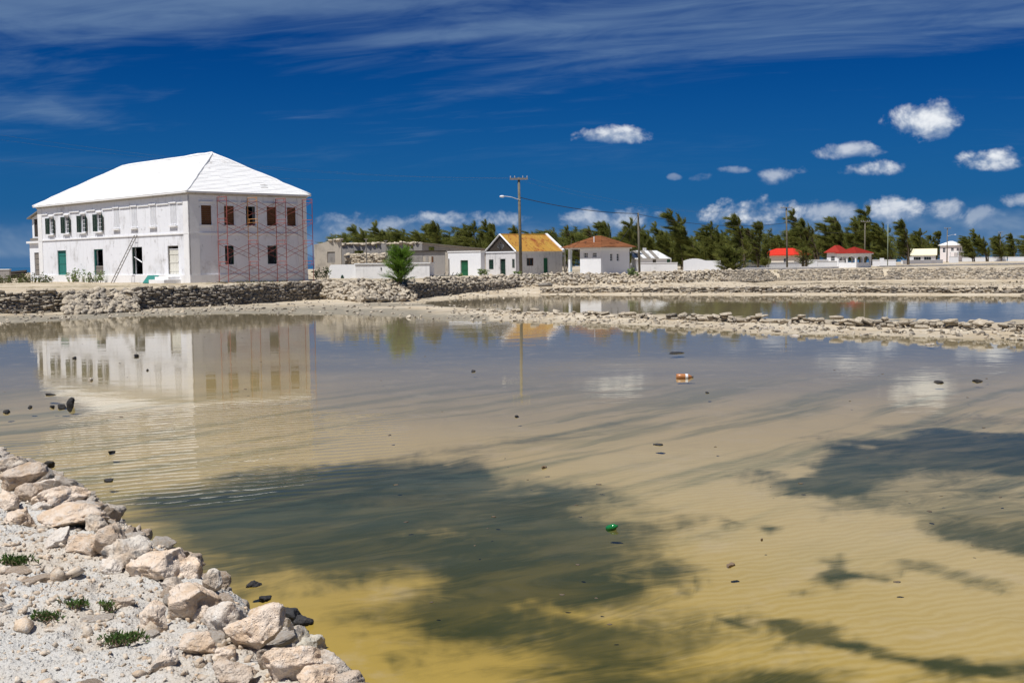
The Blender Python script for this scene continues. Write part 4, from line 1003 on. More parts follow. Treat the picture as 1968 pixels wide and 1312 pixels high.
# scaffold
SCX = [2.09, 4.55, 6.93, 9.26]; FW, FH, OFF = 1.5, 1.52, .28
sca = thing('scaffold', 'red steel tube scaffold standing against the house end wall', 'scaffold', (HX0, HY0, 0), HROT)
z_0 = 1.24
for i, a in enumerate(SCX):
    for l in range(4):
        zb = z_0+l*FH; mb = MB()
        for o_ in (OFF, OFF+FW*.84):
            mb.tube([WR.P(a, o_, zb), WR.P(a, o_, zb+FH-.03)], .028, 6)
        mb.tube([WR.P(a, OFF, zb+FH-.05), WR.P(a, OFF+FW*.84, zb+FH-.05)], .024, 6); mb.tube([WR.P(a, OFF, zb+FH-.30), WR.P(a, OFF+FW*.84, zb+FH-.30)], .018, 6)
        mb.tube([WR.P(a, OFF+.2, zb+FH-.05), WR.P(a, OFF+.2, zb+FH-.30)], .016, 5); mb.tube([WR.P(a, OFF+FW*.84-.2, zb+FH-.05), WR.P(a, OFF+FW*.84-.2, zb+FH-.30)], .016, 5)
        fo = mb.build('scaffold_frame', M_SCAFFY if (i == 1 and l in (2,3)) else M_SCAFF, sca)
        if i == 1 and l in (2,3): fo['label'] = 'ochre painted scaffold frame'
        if l == 0:
            for o_ in (OFF, OFF+FW*.84): WR.box(MB(), a-.07, a+.07, o_-.07, o_+.07, z_0-.12, z_0+.015).build('base_plate', M_BRACE, sca)
    if i:
        for l in range(4):
            zb = z_0+l*FH
            for o_ in (OFF, OFF+FW*.84):
                for s_ in (0, 1):
                    MB().tube([WR.P(SCX[i-1]+.02, o_+.01+.012*s_, zb+(.22 if s_ else 1.2)), WR.P(a-.02, o_+.01+.012*s_, zb+(1.2 if s_ else .22))], .016, 5).build('cross_brace', M_BRACE, sca)
# ladder and things by the wall
pb = to_house(pz(243, 543.5, 1.24)); 
yl = pb.y-.5
lad = thing('ladder', 'grey ladder leaning on the white house over the dark doorway', 'ladder', (HX0, HY0, 0), HROT)
B0, T0 = Vector((-1.45, 8.9, 1.22)), Vector((-.09, 7.62, 4.78))
side = Vector((0, .42, 0))
for s_ in (0, 1): MB().tube([B0+side*s_, T0+side*s_], .032, 5).build('rail', M_GREYWOOD, lad)
for k in range(12): f = (k+.7)/12.4; MB().tube([B0.lerp(T0, f), B0.lerp(T0, f)+side], .017, 5).build('rung', M_GREYWOOD, lad)
tb = thing('painted_board', 'teal painted board leaning against the house plinth', 'board', (HX0, HY0, 0), HROT)
MB().hexa([(-.55,4.35,1.22),(-.14,4.35,1.75),(-.14,6.0,1.75),(-.55,6.0,1.22),(-.60,4.35,1.25),(-.17,4.35,1.79),(-.17,6.0,1.79),(-.60,6.0,1.25)]).build('panel', M_TEAL, tb)
MB().tube([(-.58,5.15,1.27),(-.17,5.15,1.80)], .03, 4).build('batten', M_TEAL, tb)
#@@END_HOUSE
# ------------------------------------------------------------------ ruined stone building
def xw(x, D): return pX(x, D)
DR = 112.0
def zr_(x, y): return zat(x, y, DR)
ruin = thing('ruined_building', 'roofless ruined stone building behind the white cistern', 'ruin', (xw(604, DR), DR, 0))
ox, oy = ruin.location.x, ruin.location.y
def RX(x, D=DR): return xw(x, D)-ox
GZ = .6
wg = Wall((RX(604), 0), (RX(656), 0)); mb = MB()
h0 = RX(629)-RX(604); h1 = RX(644)-RX(604); zb_, zt_ = zr_(636, 505), zr_(636, 484)
wg.panel(mb, GZ, zr_(604, 470), [(h0, h1, zb_, zt_)], t=.45)
mb.prism([wg.P(0,0,zr_(604,470)), wg.P(wg.L,0,zr_(604,470)), wg.P(wg.L,0,zr_(655,459)), wg.P(wg.L*.72,0,zr_(641,461)), wg.P(wg.L*.3,0,zr_(620,467))],
         [wg.P(0,-.45,zr_(604,470)), wg.P(wg.L,-.45,zr_(604,470)), wg.P(wg.L,-.45,zr_(655,459)), wg.P(wg.L*.72,-.45,zr_(641,461)), wg.P(wg.L*.3,-.45,zr_(620,467))])
mb.add([wg.P(wg.L,0,GZ), wg.P(wg.L,-.45,GZ), wg.P(wg.L,-.45,zr_(604,470)), wg.P(wg.L,0,zr_(604,470))], [(0,1,2,3)])
Wall((RX(606), 2.6), (RX(672), 2.6)).panel(MB(), GZ, zr_(636, 478), [], t=.3).build('inner_wall', M_RUINGREY, ruin)
g_ = mb.build('gable_wall', M_RUIN, ruin); g_['label'] = 'pale gable end with a square window hole'
wbox(wg, 'window_frame', M_DARKWOOD, g_, h0+.03, h1-.03, -.3, -.2, zt_-.1, zt_)
wr = Wall((RX(657, 116), 4.0), (RX(812, 116), 4.0)); z116 = lambda y: zat(730, y, 116.0); sx = lambda x: xw(x, 116)-xw(657, 116)
mb = MB(); wr.panel(mb, GZ, z116(469.5), [(sx(681), sx(699), z116(491), z116(481)), (sx(722), sx(725), z116(476), z116(468)), (sx(783), sx(787), z116(478), z116(468)), (sx(790), sx(794), z116(478), z116(468))], t=.4)
mb.build('rear_wall', M_RUINGREY, ruin)
wl = Wall((RX(662, 113), 1.2), (RX(745, 113), 1.2)); sxx = lambda x: xw(x, 113)-xw(662, 113)
mb = MB(); wl.panel(mb, GZ, zat(700, 491, 113), [], t=.4); lowp = mb.build('low_wall', M_RUIN, ruin)
rsr = random.Random(21)
def coping(w, parent, z, n, m=None, size=(.14,.26)):
    b = Vector(ruin.location); stones = []
    for k in range(n):
        s = w.L*(k+rsr.random())/n; p = Vector(w.P(s, rsr.uniform(-.35, .0), z+rsr.uniform(-.02, .10)))+b
        q = rsr.uniform(*size); stones.append((tuple(p), (rsr.gauss(0,.2), rsr.gauss(0,.2), rsr.uniform(0,3)), (q, q*.8, q*.5), 'cube', rsr.randrange(12), rsr.random() < .2))
    return stones
place_stones(ruin, coping(wr, ruin, z116(469.5), 60)+coping(wl, ruin, zat(700,491,113), 45)+[s for s in coping(wg, ruin, zr_(640,462), 10) if s[0][0] > ox+wg.L*.6], 60)
# stone face of the low wall
st = dry_wall([Vector((xw(663,112.9), 112.95, 1.2)), Vector((xw(744,112.9), 112.95, 1.2))], zat(700,491,113)-1.25, rsr, sw=(.2,.5), sh=(.12,.2), dark=lambda s, z: rsr.random() < .2, batter=0, depth=.12)
place_stones(ruin, st, 40)
ws = Wall((RX(745, 111), -1.0), (RX(855, 111), -1.0)); s2 = lambda x: xw(x, 111)-xw(745, 111); z111 = lambda y: zat(800, y, 111.0)
mb = MB(); ws.panel(mb, GZ, z111(484), [(s2(779), s2(818), z111(503), z111(493)), (s2(823), s2(829), .65, z111(493)), (s2(748), s2(752), z111(505), z111(493))], t=.35); fw = mb.build('front_wall', M_RUINGREY, ruin)
wbox(ws, 'roof_edge_beam', M_DARKWOOD, fw, -.1, ws.L+.1, -.3, .12, z111(484)+.003, z111(481.5)); wbox(ws, 'door_post', M_BROWN, fw, s2(829)+.02, s2(832.5), -.1, .04, .7, z111(493.5))
for x in (758, 769): wbox(ws, 'patched_panel', M_RUIN, fw, s2(x-9), s2(x), .003, .03, z111(504), z111(487))
wp = Wall((RX(806, 120), 8.0), (RX(934, 120), 8.0)); z120 = lambda y: zat(870, y, 120.0); s3 = lambda x: xw(x, 120)-xw(806, 120)
mb = MB(); wp.panel(mb, GZ, z120(482), [], t=.4)
for (xa, ya, xb, yb, hole) in ((806,466,824,467,0), (824,467,835,468,1), (835,468,934,480,0)):
    zlo = z120(482) if not hole else z120(473.5)
    mb.prism([wp.P(s3(xa),0,zlo), wp.P(s3(xb),0,zlo), wp.P(s3(xb),0,z120(yb)), wp.P(s3(xa),0,z120(ya))], [wp.P(s3(xa),-.4,zlo), wp.P(s3(xb),-.4,zlo), wp.P(s3(xb),-.4,z120(yb)), wp.P(s3(xa),-.4,z120(ya))])
pg = mb.build('sloping_gable_wall', M_RUIN, ruin)
mb = MB(); mb.prism([wp.P(s3(804),.25,z120(465.7)), wp.P(s3(936),.25,z120(480.0)), wp.P(s3(936),.25,z120(478.8)), wp.P(s3(804),.25,z120(464.6))], [wp.P(s3(804),-3,z120(465.7)), wp.P(s3(936),-3,z120(480.0)), wp.P(s3(936),-3,z120(478.8)), wp.P(s3(804),-3,z120(464.6))]); mb.build('lean_to_roof', M_GREYWOOD, pg)
def simple_post(name, label, x, D, y0, y1, r, m, arm=True):
    p = thing(name, label, 'post', (xw(x, D), D, 0)); zb = terr(xw(x,D), D)-.2
    MB().tube([(0,0,zb), (.02,0,zat(x,y1,D))], [r, r*.9], 6).build('shaft', m, p)
    if arm: MB().tube([(-.18,0,zat(x,y1,D)-.03), (.18,0,zat(x,y1,D)-.03)], .03, 5).build('cap_bar', m, p)
simple_post('metal_post', 'grey metal post left of the bush, in front of the ruin', 704, 109.5, 505, 459, .06, M_GREYWOOD)
simple_post('metal_post', 'thin grey metal post just behind the green bush', 742, 109.5, 505, 462, .05, M_GREYWOOD)

# white cistern tank
DC = 104.0; cis = thing('cistern', 'low white plastered cistern box with rounded left corner beside the bush', 'cistern', (xw(683, DC), DC, 0), -.06)
cw = xw(826, DC)-xw(683, DC); lw = xw(683, DC)-xw(631, DC); ct = zat(700, 508, DC)
mb = MB(); mb.box(0, cw, 0, 3.2, .8, ct); mb.build('tank', M_CISTERN, cis)
mb = MB(); n_ = 8; ring = [(0.002, -.0, 0), (.002, 2.6, 0)] + [(-lw*math.cos((k/n_-.5)*1.2)-.0 if False else -lw+.0, 0, 0) for k in ()]
prof = [(-lw, .9), (-lw-.12, .9+.5*(ct-.9)), (-lw+.02, ct-.12), (-lw+.14, ct), (-.003, ct+.01), (-.003, .9)]
mb.prism([(x, .25, z) for x, z in prof][::-1], [(x, 2.9, z) for x, z in prof][::-1]); e_ = mb.build('sunlit_end', M_WHITE, cis)
MB().box(-.1, cw+.08, -.08, 3.28, ct+.012, ct+.09).build('rim', M_WHITE, cis)
MB().box(2.2, 2.28, -.05, -.003, ct-.48, ct-.28).build('bracket', M_DARKMETAL, cis)
MB().prism([(-lw*.52+.28*math.cos(a)*.6, .24, .95+.55*max(0, math.sin(a))) for a in [math.pi*k/8 for k in range(9)]], [(-lw*.52+.28*math.cos(a)*.6, .20, .95+.55*max(0, math.sin(a))) for a in [math.pi*k/8 for k in range(9)]]).build('hatch', M_DKGREEN, cis)

# white flat-roofed block with green door
def frame_at(x, D): return (xw(x, D), D, 0)
DB = 113.0
blk = thing('white_shed', 'white flat-roofed shed with a green door left of the cottage', 'shed', frame_at(924, DB), HROT)
bm_ = (xw(924,DB)-xw(853,DB))/.74; zt = zat(900, 484, DB)
WB1 = Wall((0, bm_), (0, 0)); d0, d1 = bm_-(xw(924,DB)-xw(880.5,DB))/.735, bm_-(xw(924,DB)-xw(897,DB))/.73
mb = MB(); WB1.panel(mb, .5, zt, [(d0, d1, .85, zat(888, 500, DB))], t=.3); Wall((0,0), (.5,0)).panel(mb, .5, zt, t=.3); Wall((.5,bm_), (0,bm_)).panel(mb, .5, zt, t=.3)
mb.build('wall', M_WHITE, blk); MB().box(-.05, .5, -.05, bm_+.05, zt+.004, zt+.10).build('roof_slab', M_TRIM, blk)
door(WB1, 0, d0+.01, d1-.01, .86, zat(888,500,DB)-.01, M_GREEN, parent=blk)
wbox(WB1, 'drain_pipe', M_GREYWOOD, blk, .12, .20, .01, .09, .8, zat(856, 497, DB))

# ------------------------------------------------------------------ cottages
def win_simple(parent, w, a0, a1, z0, z1, m, pane=True, bars=(1,1), d=-.08):
    fr = MB(); f = .05
    for (b0, b1, c0, c1) in ((a0, a0+f, z0, z1), (a1-f, a1, z0, z1), (a0+f, a1-f, z0, z0+f), (a0+f, a1-f, z1-f, z1)): w.box(fr, b0, b1, d-.05, d+.05, c0, c1)
    for k in range(bars[0]): x_ = a0+(a1-a0)*(k+1)/(bars[0]+1); w.box(fr, x_-.02, x_+.02, d-.02, d+.03, z0+f, z1-f)
    for k in range(bars[1]): z_ = z0+(z1-z0)*(k+1)/(bars[1]+1); w.box(fr, a0+f, a1-f, d-.022, d+.027, z_-.02, z_+.02)
    o = fr.build('window', m, parent)
    if pane: w.box(MB(), a0+f*.5, a1-f*.5, d-.03, d-.025, z0+f*.5, z1-f*.5).build('pane', M_GLASS, o)
    return o
def board_win(parent, w, a0, a1, z0, z1, m): 
    o = door(w, 0, a0+.01, a1-.01, z0+.01, z1-.01, m, name='shutter', parent=parent, planks=3, depth=-.06); return o

# cottage with the rusty yellow tin roof
DT = 115.0; cot = thing('tin_roof_cottage', 'weathered white cottage with rusty yellow corrugated roof and dark gable', 'cottage', frame_at(991, DT), HROT)
ce, cr = zat(991, 484, DT), zat(985, 450, DT)
cM = (xw(991,DT)-xw(930,DT))/.72; cL = (xw(1082,DT)-xw(991,DT))/.70
WTl = Wall((0, cM), (0, 0)); WTr = Wall((0, 0), (cL, 0))
def fl(x): return cM-(xw(991,DT)-xw(x,DT))/.712
def frr(x): return (xw(x,DT)-xw(991,DT))/.705
zz_ = lambda y: zat(1000, y, DT)
lo = [(fl(937), fl(946.5), zz_(517), zz_(498)), (fl(960), fl(970.5), .78, zz_(497)), (max(fl(984), 0), fl(989), zz_(515), zz_(497.5))]
ro = [(frr(1012), frr(1025), zz_(511), zz_(496)), (frr(1045), frr(1054), .80, zz_(496))]
mb = MB(); WTl.panel(mb, .5, ce, lo, t=.3); WTr.panel(mb, .5, ce, ro, t=.3); Wall((cL,0), (cL,cM)).panel(mb, .5, ce, t=.3); Wall((cL,cM), (0,cM)).panel(mb, .5, ce, t=.3)
mb.build('wall', M_GREYPL, cot)
for k, o_ in enumerate(lo):
    if k == 1: door(WTl, 0, o_[0]+.02, o_[1]-.02, o_[2], o_[3]-.02, M_DKGREEN, parent=cot)
    else: board_win(cot, WTl, *o_, M_DKGREEN)
win_simple(cot, WTr, *ro[0], M_BROWNSH, bars=(1,0)); door(WTr, 0, ro[1][0]+.02, ro[1][1]-.02, ro[1][2], ro[1][3]-.02, M_GREEN, parent=cot)
mb = MB(); mb.box(-.06, cL+.06, -.06, cM+.06, ce-.06, ce+.06); mb.build('eave_band', M_WHITE, cot)
gz = .062
mb = MB(); mb.prism([(.05, .0, ce+gz), (.05, cM/2, cr-.06), (.05, cM, ce+gz)], [(.15, .0, ce+gz), (.15, cM/2, cr-.06), (.15, cM, ce+gz)]); gb = mb.build('gable', M_DARKWOOD, cot); gb['label'] = 'dark boarded gable with a pale diamond'
mb = MB(); c_ = (cM/2, ce+(cr-ce)*.36); mb.prism([(.045, c_[0]-.55, c_[1]), (.045, c_[0], c_[1]-.5), (.045, c_[0]+.55, c_[1]), (.045, c_[0], c_[1]+.5)][::-1], [(.02, c_[0]-.55, c_[1]), (.02, c_[0], c_[1]-.5), (.02, c_[0]+.55, c_[1]), (.02, c_[0], c_[1]+.5)][::-1]); mb.build('diamond_panel', M_METAL, gb)
for sg in (0, 1):
    y_ = (-.12 if sg == 0 else cM+.12); mb = MB(); mb.tube([(-.06, y_, ce+.02), (-.06, cM/2, cr+.03)], .085, 4); mb.build('barge_board', M_WHITE, cot)
def tin_sheet(x0, x1, y0, z0, y1, z1, name, m, parent, lift=0.0, n=14):
    d = Vector((0, y1-y0, z1-z0)).normalized(); nr = Vector((0, -d.z, d.y)); nr = nr if nr.z > 0 else -nr; mb = MB(); rows = [0, .5, 1]
    for i in range(n+1):
        f = i/n; w_ = .022*math.cos(f*n*math.pi)
        for g in rows:
            p = Vector((x0+(x1-x0)*f, y0+(y1-y0)*g, z0+(z1-z0)*g))+nr*(w_+lift); mb.v.append(tuple(p))
    for i in range(n):
        for g in range(2): a = i*3+g; mb.f.append((a, a+3, a+4, a+1))
    return mb.build(name, m, parent, True)
NS = 8
rt = random.Random(9)
MB().prism([(.02, -.1, ce+.065), (.02, cM/2, cr-.04), (.02, cM+.1, ce+.065)], [(cL, -.1, ce+.065), (cL, cM/2, cr-.04), (cL, cM+.1, ce+.065)]).build('roof', M_DARKWOOD, cot); rf = cot.children[-1]
for k in range(NS):
    x0, x1 = -.02+(cL-.22)*k/NS, -.02+(cL-.22)*(k+1)/NS+.03
    tin_sheet(x0, x1, -.22-rt.uniform(0,.04), ce+.02, cM/2, cr, 'roof_sheet', M_TIN, rf, .03+.006*(k % 2)); tin_sheet(x0, x1, cM+.22, ce+.02, cM/2, cr, 'roof_sheet', M_TIN, rf, .03+.006*(k % 2))
MB().tube([(-.05, cM/2, cr+.05), (cL-.2, cM/2, cr+.05)], .06, 6).build('ridge_cap', M_TIN, rf)
mb = MB(); mb.prism([(cL-.22, -.25, ce-.05), (cL-.22, -.25, ce+.2), (cL-.22, cM/2, cr+.18), (cL-.22, cM+.25, ce+.2), (cL-.22, cM+.25, ce-.05)], [(cL+.07, -.25, ce-.05), (cL+.07, -.25, ce+.2), (cL+.07, cM/2, cr+.18), (cL+.07, cM+.25, ce+.2), (cL+.07, cM+.25, ce-.05)]); mb.build('parapet', M_WHITE, cot)

# white hut with brown hip roof and porch
DH = 113.0; hut = thing('hip_roof_hut', 'small white hut with brown shingle hip roof and open porch', 'hut', frame_at(1155, DH), HROT)
he, hr = zat(1155, 477, DH), zat(1155, 452, DH); hM = (xw(1155,DH)-xw(1115.5,DH))/.72; hP = (xw(1155,DH)-xw(1091,DH))/.735; hL = (xw(1213,DH)-xw(1155,DH))/.69
WHl = Wall((0, hM), (0, 0)); WHr = Wall((0,0), (hL,0)); zh = lambda y: zat(1155, y, DH)
sl = lambda x: hM-(xw(1155,DH)-xw(x,DH))/.72; sr = lambda x: (xw(x,DH)-xw(1155,DH))/.70
lo = [(sl(1122.5), sl(1130.5), zh(495), zh(485)), (sl(1139), sl(1147), zh(494.5), zh(485))]; ro = [(sr(1173.5), sr(1179), zh(502), zh(487.5)), (sr(1187), sr(1192.5), zh(502), zh(487.5))]
mb = MB(); WHl.panel(mb, .1, he, lo, t=.25); WHr.panel(mb, .1, he, ro, t=.25); Wall((hL,0), (hL,hP)).panel(mb, .1, he, t=.25); Wall((hL,hM), (0,hM)).panel(mb, .1, he, t=.25); Wall((hL,hP), (hL-1.2,hP)).panel(mb, .1, he, t=.25)
mb.build('wall', M_WHITE, hut)
for o_ in lo: win_simple(hut, WHl, *o_, M_WPAINT, bars=(1,1))
for o_ in ro: win_simple(hut, WHr, *o_, M_WPAINT, bars=(0,2))
for (x, y) in ((.15, hP-.15), (hL*.45, hP-.15)): MB().box(x-.13, x+.13, y-.13, y+.13, .9, he-.06).build('porch_column', M_WHITE, hut)
MB().box(-.35, hL, hM+.003, hP+.35, .1, 1.22).build('porch_floor', M_BLUESTEP, hut)
MB().box(-.18, hL+.18, -.18, hP+.18, he-.055, he+.10).build('fascia', M_WHITE, hut)
hip_roof(hut, M_SHINGLE, -.5, hL+.5, -.5, hP+.5, he+.12, (hL/2, hP/2-.35, hr), (hL/2, hP/2+.35, hr), 16, lift=.03, jit=.4, seed=8, th=.03)
MB().tube([(.6, 1.4, he+.3), (.6, 1.4, he+1.15)], .06, 6).build('vent_pipe', M_WPAINT, hut.children[-1])

def wall_box(name, label, x0, x1, D, ytop, m=M_WHITE, D1=None, thick=.35, cat='wall', cap=True, curve=0.0, group='white boundary walls'):
    D1 = D1 or D; a = Vector((xw(x0,D), D, 0)); b = Vector((xw(x1,D1), D1, 0)); d = (b-a).normalized(); n = Vector((-d.y, d.x, 0)); L_ = (b-a).length
    zt = zat((x0+x1)/2, ytop, (D+D1)/2); t = thing(name, label, cat, a, math.atan2(d.y, d.x), group); zb = min(terr(a.x,a.y), terr(b.x,b.y))-.3
    mb = MB(); n_ = 12 if curve else 1; top = [zt+curve*(math.sin(math.pi*min(1, k/n_/.6)) if k/n_ < .6 else 0) for k in range(n_+1)]
    ring = [(0,0,zb)] + [(L_, 0, zb)] + [(L_*k/n_, 0, top[k]) for k in range(n_, -1, -1)]
    mb.prism(ring, [(x, thick, z) for x, _, z in ring]); mb.build('wall_panel', m, t)
    if cap and not curve: MB().box(-.04, L_+.04, -.04, thick+.04, zt+.003, zt+.08).build('coping', M_TRIM, t)
    return t
# white cottage with the broken roof
DW = 150.0; wc_ = thing('white_cottage', 'white cottage with grey patched broken roof behind its garden wall', 'cottage', frame_at(1222, DW), HROT*.35)
wl_ = (xw(1294,DW)-xw(1222,DW))/.98; we, wrd = zat(1260, 497, DW), zat(1260, 481, DW); WW = Wall((0,0), (wl_,0)); wwd = 4.6
q_ = lambda x: (xw(x,DW)-xw(1222,DW))/.98; zw = lambda y: zat(1260, y, DW)
ops = [(q_(1256), q_(1263), zw(505), zw(498.5)), (q_(1285), q_(1292), zw(505), zw(498.5))]
mb = MB(); WW.panel(mb, .5, we, ops, t=.3); Wall((wl_,0), (wl_,wwd)).panel(mb, .5, we, t=.3); Wall((0,wwd), (0,0)).panel(mb, .5, we, t=.3); mb.build('wall', M_WHITE, wc_)
win_simple(wc_, WW, *ops[0], M_GREYWOOD); board_win(wc_, WW, *ops[1], M_GREEN)
mb = MB(); mb.prism([(-.2,-.3,we), (-.2,wwd/2,wrd), (-.2,wwd+.3,we)], [(wl_*.97,-.3,we), (wl_*.97-.9,wwd/2,wrd), (wl_*.97,wwd+.3,we)]); rfw = mb.build('roof', M_OLDROOF, wc_)
for k in range(5): x_ = .3+k*.55; MB().hexa([(x_,-.28,we+.05),(x_+.5,-.28,we+.05),(x_+.5,wwd/2-.1,wrd-.02),(x_,wwd/2-.1,wrd-.02),(x_,-.28,we+.09),(x_+.5,-.28,we+.09),(x_+.5,wwd/2-.1,wrd+.03),(x_,wwd/2-.1,wrd+.03)]).build('roof_sheet', M_OLDROOF if k % 2 else M_GREYWOOD, rfw)
MB().box(wl_*.4, wl_*.4+.35, wwd/2-.2, wwd/2+.2, wrd-.2, wrd+.35).build('chimney', M_GREYPL, rfw)
wall_box('garden_wall', 'white garden wall in front of the broken-roofed cottage', 1226, 1302, 141, 506, M_CISTERN)
wall_box('garden_wall', 'white wall with a rounded hump left of the dark bush', 1314, 1385, 145, 501, M_WHITE, curve=.28)
wall_box('garden_wall', 'long low white wall in front of the bright red roof', 1385, 1585, 168, 505, M_WHITE, D1=176)
wall_box('kerb_wall', 'long low white kerb above the stone bank, left of the gazebo', 1395, 1612, 143, 515, M_WHITE, D1=149, group='white boundary walls')
wall_box('kerb_wall', 'long low white kerb above the stone bank, right of the gazebo', 1690, 1990, 160, 508.5, M_WHITE, D1=186, group='white boundary walls')
wall_box('garden_wall', 'white stub wall between the red-roofed house and the gazebo', 1556, 1592, 172, 500, M_WHITE)
wall_box('garden_wall', 'low white wall left of the gazebo', 1572, 1625, 166, 502.5, M_WHITE)
wall_box('garden_wall', 'white wall right of the gazebo', 1678, 1722, 178, 500, M_WHITE)
wall_box('garden_wall', 'white gate pillar wall right of the gazebo', 1692, 1699, 176, 496, M_WHITE, cap=False)
wall_box('garden_wall', 'long low white wall running past the cream cottage', 1735, 1812, 235, 500, M_WHITE, D1=250)
wall_box('garden_wall', 'short white gate pillar below the pale two-storey house', 1825, 1842, 255, 493.5, M_WHITE)
wall_box('garden_wall', 'white block wall left of the cream cottage', 1745, 1756, 245, 494, M_WHITE)
wall_box('garden_wall', 'low white wall at the far right edge', 1938, 2020, 300, 493.5, M_WHITE)
wall_box('garden_wall', 'thin pale road wall at far right behind the bank', 1850, 1935, 310, 494.5, M_WHITE)

def hip_house(name, label, xc, D, xl, xr, y_e, y_r, m_wall, m_roof, yaw=HROT, wins_l=0, wins_r=0, zb=.4, over=.4, ridge=.25, wz=(.35,.75), cat='house'):
    t = thing(name, label, cat, frame_at(xc, D), yaw); c, s = math.cos(yaw), math.sin(yaw)
    M_ = (xw(xc,D)-xw(xl,D))/max(.2, s); L_ = (xw(xr,D)-xw(xc,D))/max(.2, c); ze, zr = zat(xc, y_e, D), zat(xc, y_r, D)
    wl2, wr2 = Wall((0,M_), (0,0)), Wall((0,0), (L_,0)); g = 1.0
    ol = [(M_*(k+.5)/wins_l-.4, M_*(k+.5)/wins_l+.4, g+(ze-g)*wz[0], g+(ze-g)*wz[1]) for k in range(wins_l)]; orr = [(L_*(k+.5)/wins_r-.4, L_*(k+.5)/wins_r+.4, g+(ze-g)*wz[0], g+(ze-g)*wz[1]) for k in range(wins_r)]
    mb = MB(); wl2.panel(mb, zb, ze, ol, t=.25); wr2.panel(mb, zb, ze, orr, t=.25); Wall((L_,0), (L_,M_)).panel(mb, zb, ze, t=.25); Wall((L_,M_), (0,M_)).panel(mb, zb, ze, t=.25)
    mb.build('wall', m_wall, t)
    for o_ in ol: win_simple(t, wl2, *o_, M_WPAINT)
    for o_ in orr: win_simple(t, wr2, *o_, M_WPAINT)
    if M_ >= L_: ra, rb2 = (L_/2, M_*(.5-ridge), zr), (L_/2, M_*(.5+ridge), zr)
    else: ra, rb2 = (L_*(.5-ridge), M_/2, zr), (L_*(.5+ridge), M_/2, zr)
    if M_ >= L_: hip_roof(t, m_roof, -over, L_+over, -over, M_+over, ze+.05, ra, rb2, 8, lift=.02, seed=1)
    else:
        hip_roof2(t, m_roof, -over, L_+over, -over, M_+over, ze+.05, ra, rb2)
    return t, wl2, wr2, L_, M_, ze
def hip_roof2(parent, m, x0, x1, y0, y1, ze, ra, rb_):   # ridge along x
    mb = MB(); E = [(x0,y0,ze),(x1,y0,ze),(x1,y1,ze),(x0,y1,ze)]; lo_ = [(x,y,z-.12) for x,y,z in E]
    mb.add(E+[ra, rb_], [(0,1,5,4), (1,2,5), (2,3,4,5), (3,0,4)]); mb.add(lo_+E, [(3,2,1,0),(0,1,5,4),(1,2,6,5),(2,3,7,6),(3,0,4,7)]); return mb.build('roof', m, parent)
hip_house('red_roof_house', 'low white house with a bright red hip roof', 1526, 190, 1474, 1562, 490, 476.5, M_CREAM, M_RED, wins_l=2, wins_r=1)
hip_house('dark_red_house', 'white house with dull red roof half hidden by trees left of gazebo', 1612, 214, 1594, 1634, 485, 471, M_WHITE, M_DKRED, wins_l=1, wins_r=2)
hip_house('white_villa', 'pale two-storey house with white hip roof far right', 1838, 330, 1815, 1855, 471, 463, M_PINK, M_ROOFW, wins_l=2, wins_r=2, wz=(.55,.85), ridge=.1)
pv_ = thing('porch', 'small white-roofed porch beside the pale two-storey house', 'porch', frame_at(1842, 322), HROT)
MB().box(0, 3.2, 0, 2.6, zat(1850,485,322), zat(1850,482,322)).build('roof', M_ROOFW, pv_)
for x, y in ((.15,.15), (3.05,.15), (.15,2.45), (3.05,2.45)): MB().box(x-.1, x+.1, y-.1, y+.1, .5, zat(1850,485,322)-.004).build('porch_column', M_WHITE, pv_)
MB().box(.1, 3.1, 2.2, 2.3, .5, 1.6).build('back_wall', M_WHITE, pv_)
# cream-roofed cottage, gable to the right
DY = 262.0; cy_ = thing('cream_roof_cottage', 'small white cottage with cream gable roof below the pale villa', 'cottage', frame_at(1798, DY), math.radians(70))
yM = (xw(1798,DY)-xw(1757,DY))/.94; yL = 4.8; ye, yr = zat(1798, 490, DY), zat(1798, 478.5, DY)
WYl, WYr = Wall((0,yM), (0,0)), Wall((0,0), (yL,0))
lo = [(.3, 1.9, 1.1, ye-.35), (yM-2.4, yM-.9, 1.1, ye-.35)]; ro = [(1.0, 2.0, 1.2, ye-.3), (3.0, 3.9, 1.2, ye-.3)]
mb = MB(); WYl.panel(mb, .3, ye, lo, t=.25); WYr.panel(mb, .3, ye, ro, t=.25); Wall((yL,0), (yL,yM)).panel(mb, .3, ye, t=.25); mb.prism([(0,0,ye), (yL,0,ye), (yL/2,0,yr-.1)], [(0,.25,ye), (yL,.25,ye), (yL/2,.25,yr-.1)]); mb.build('wall', M_WHITE, cy_)
for o_ in lo: win_simple(cy_, WYl, *o_, M_WPAINT, bars=(2,0))
for o_ in ro: win_simple(cy_, WYr, *o_, M_WPAINT)
for sg in (0, 1):
    xa = -.35 if sg == 0 else yL+.35; MB().hexa([(xa,-.3,ye-.08), (yL/2,-.3,yr), (yL/2,yM+.3,yr), (xa,yM+.3,ye-.08), (xa,-.3,ye+.04), (yL/2,-.3,yr+.12), (yL/2,yM+.3,yr+.12), (xa,yM+.3,ye+.04)]).build('roof', M_YELROOF, cy_)

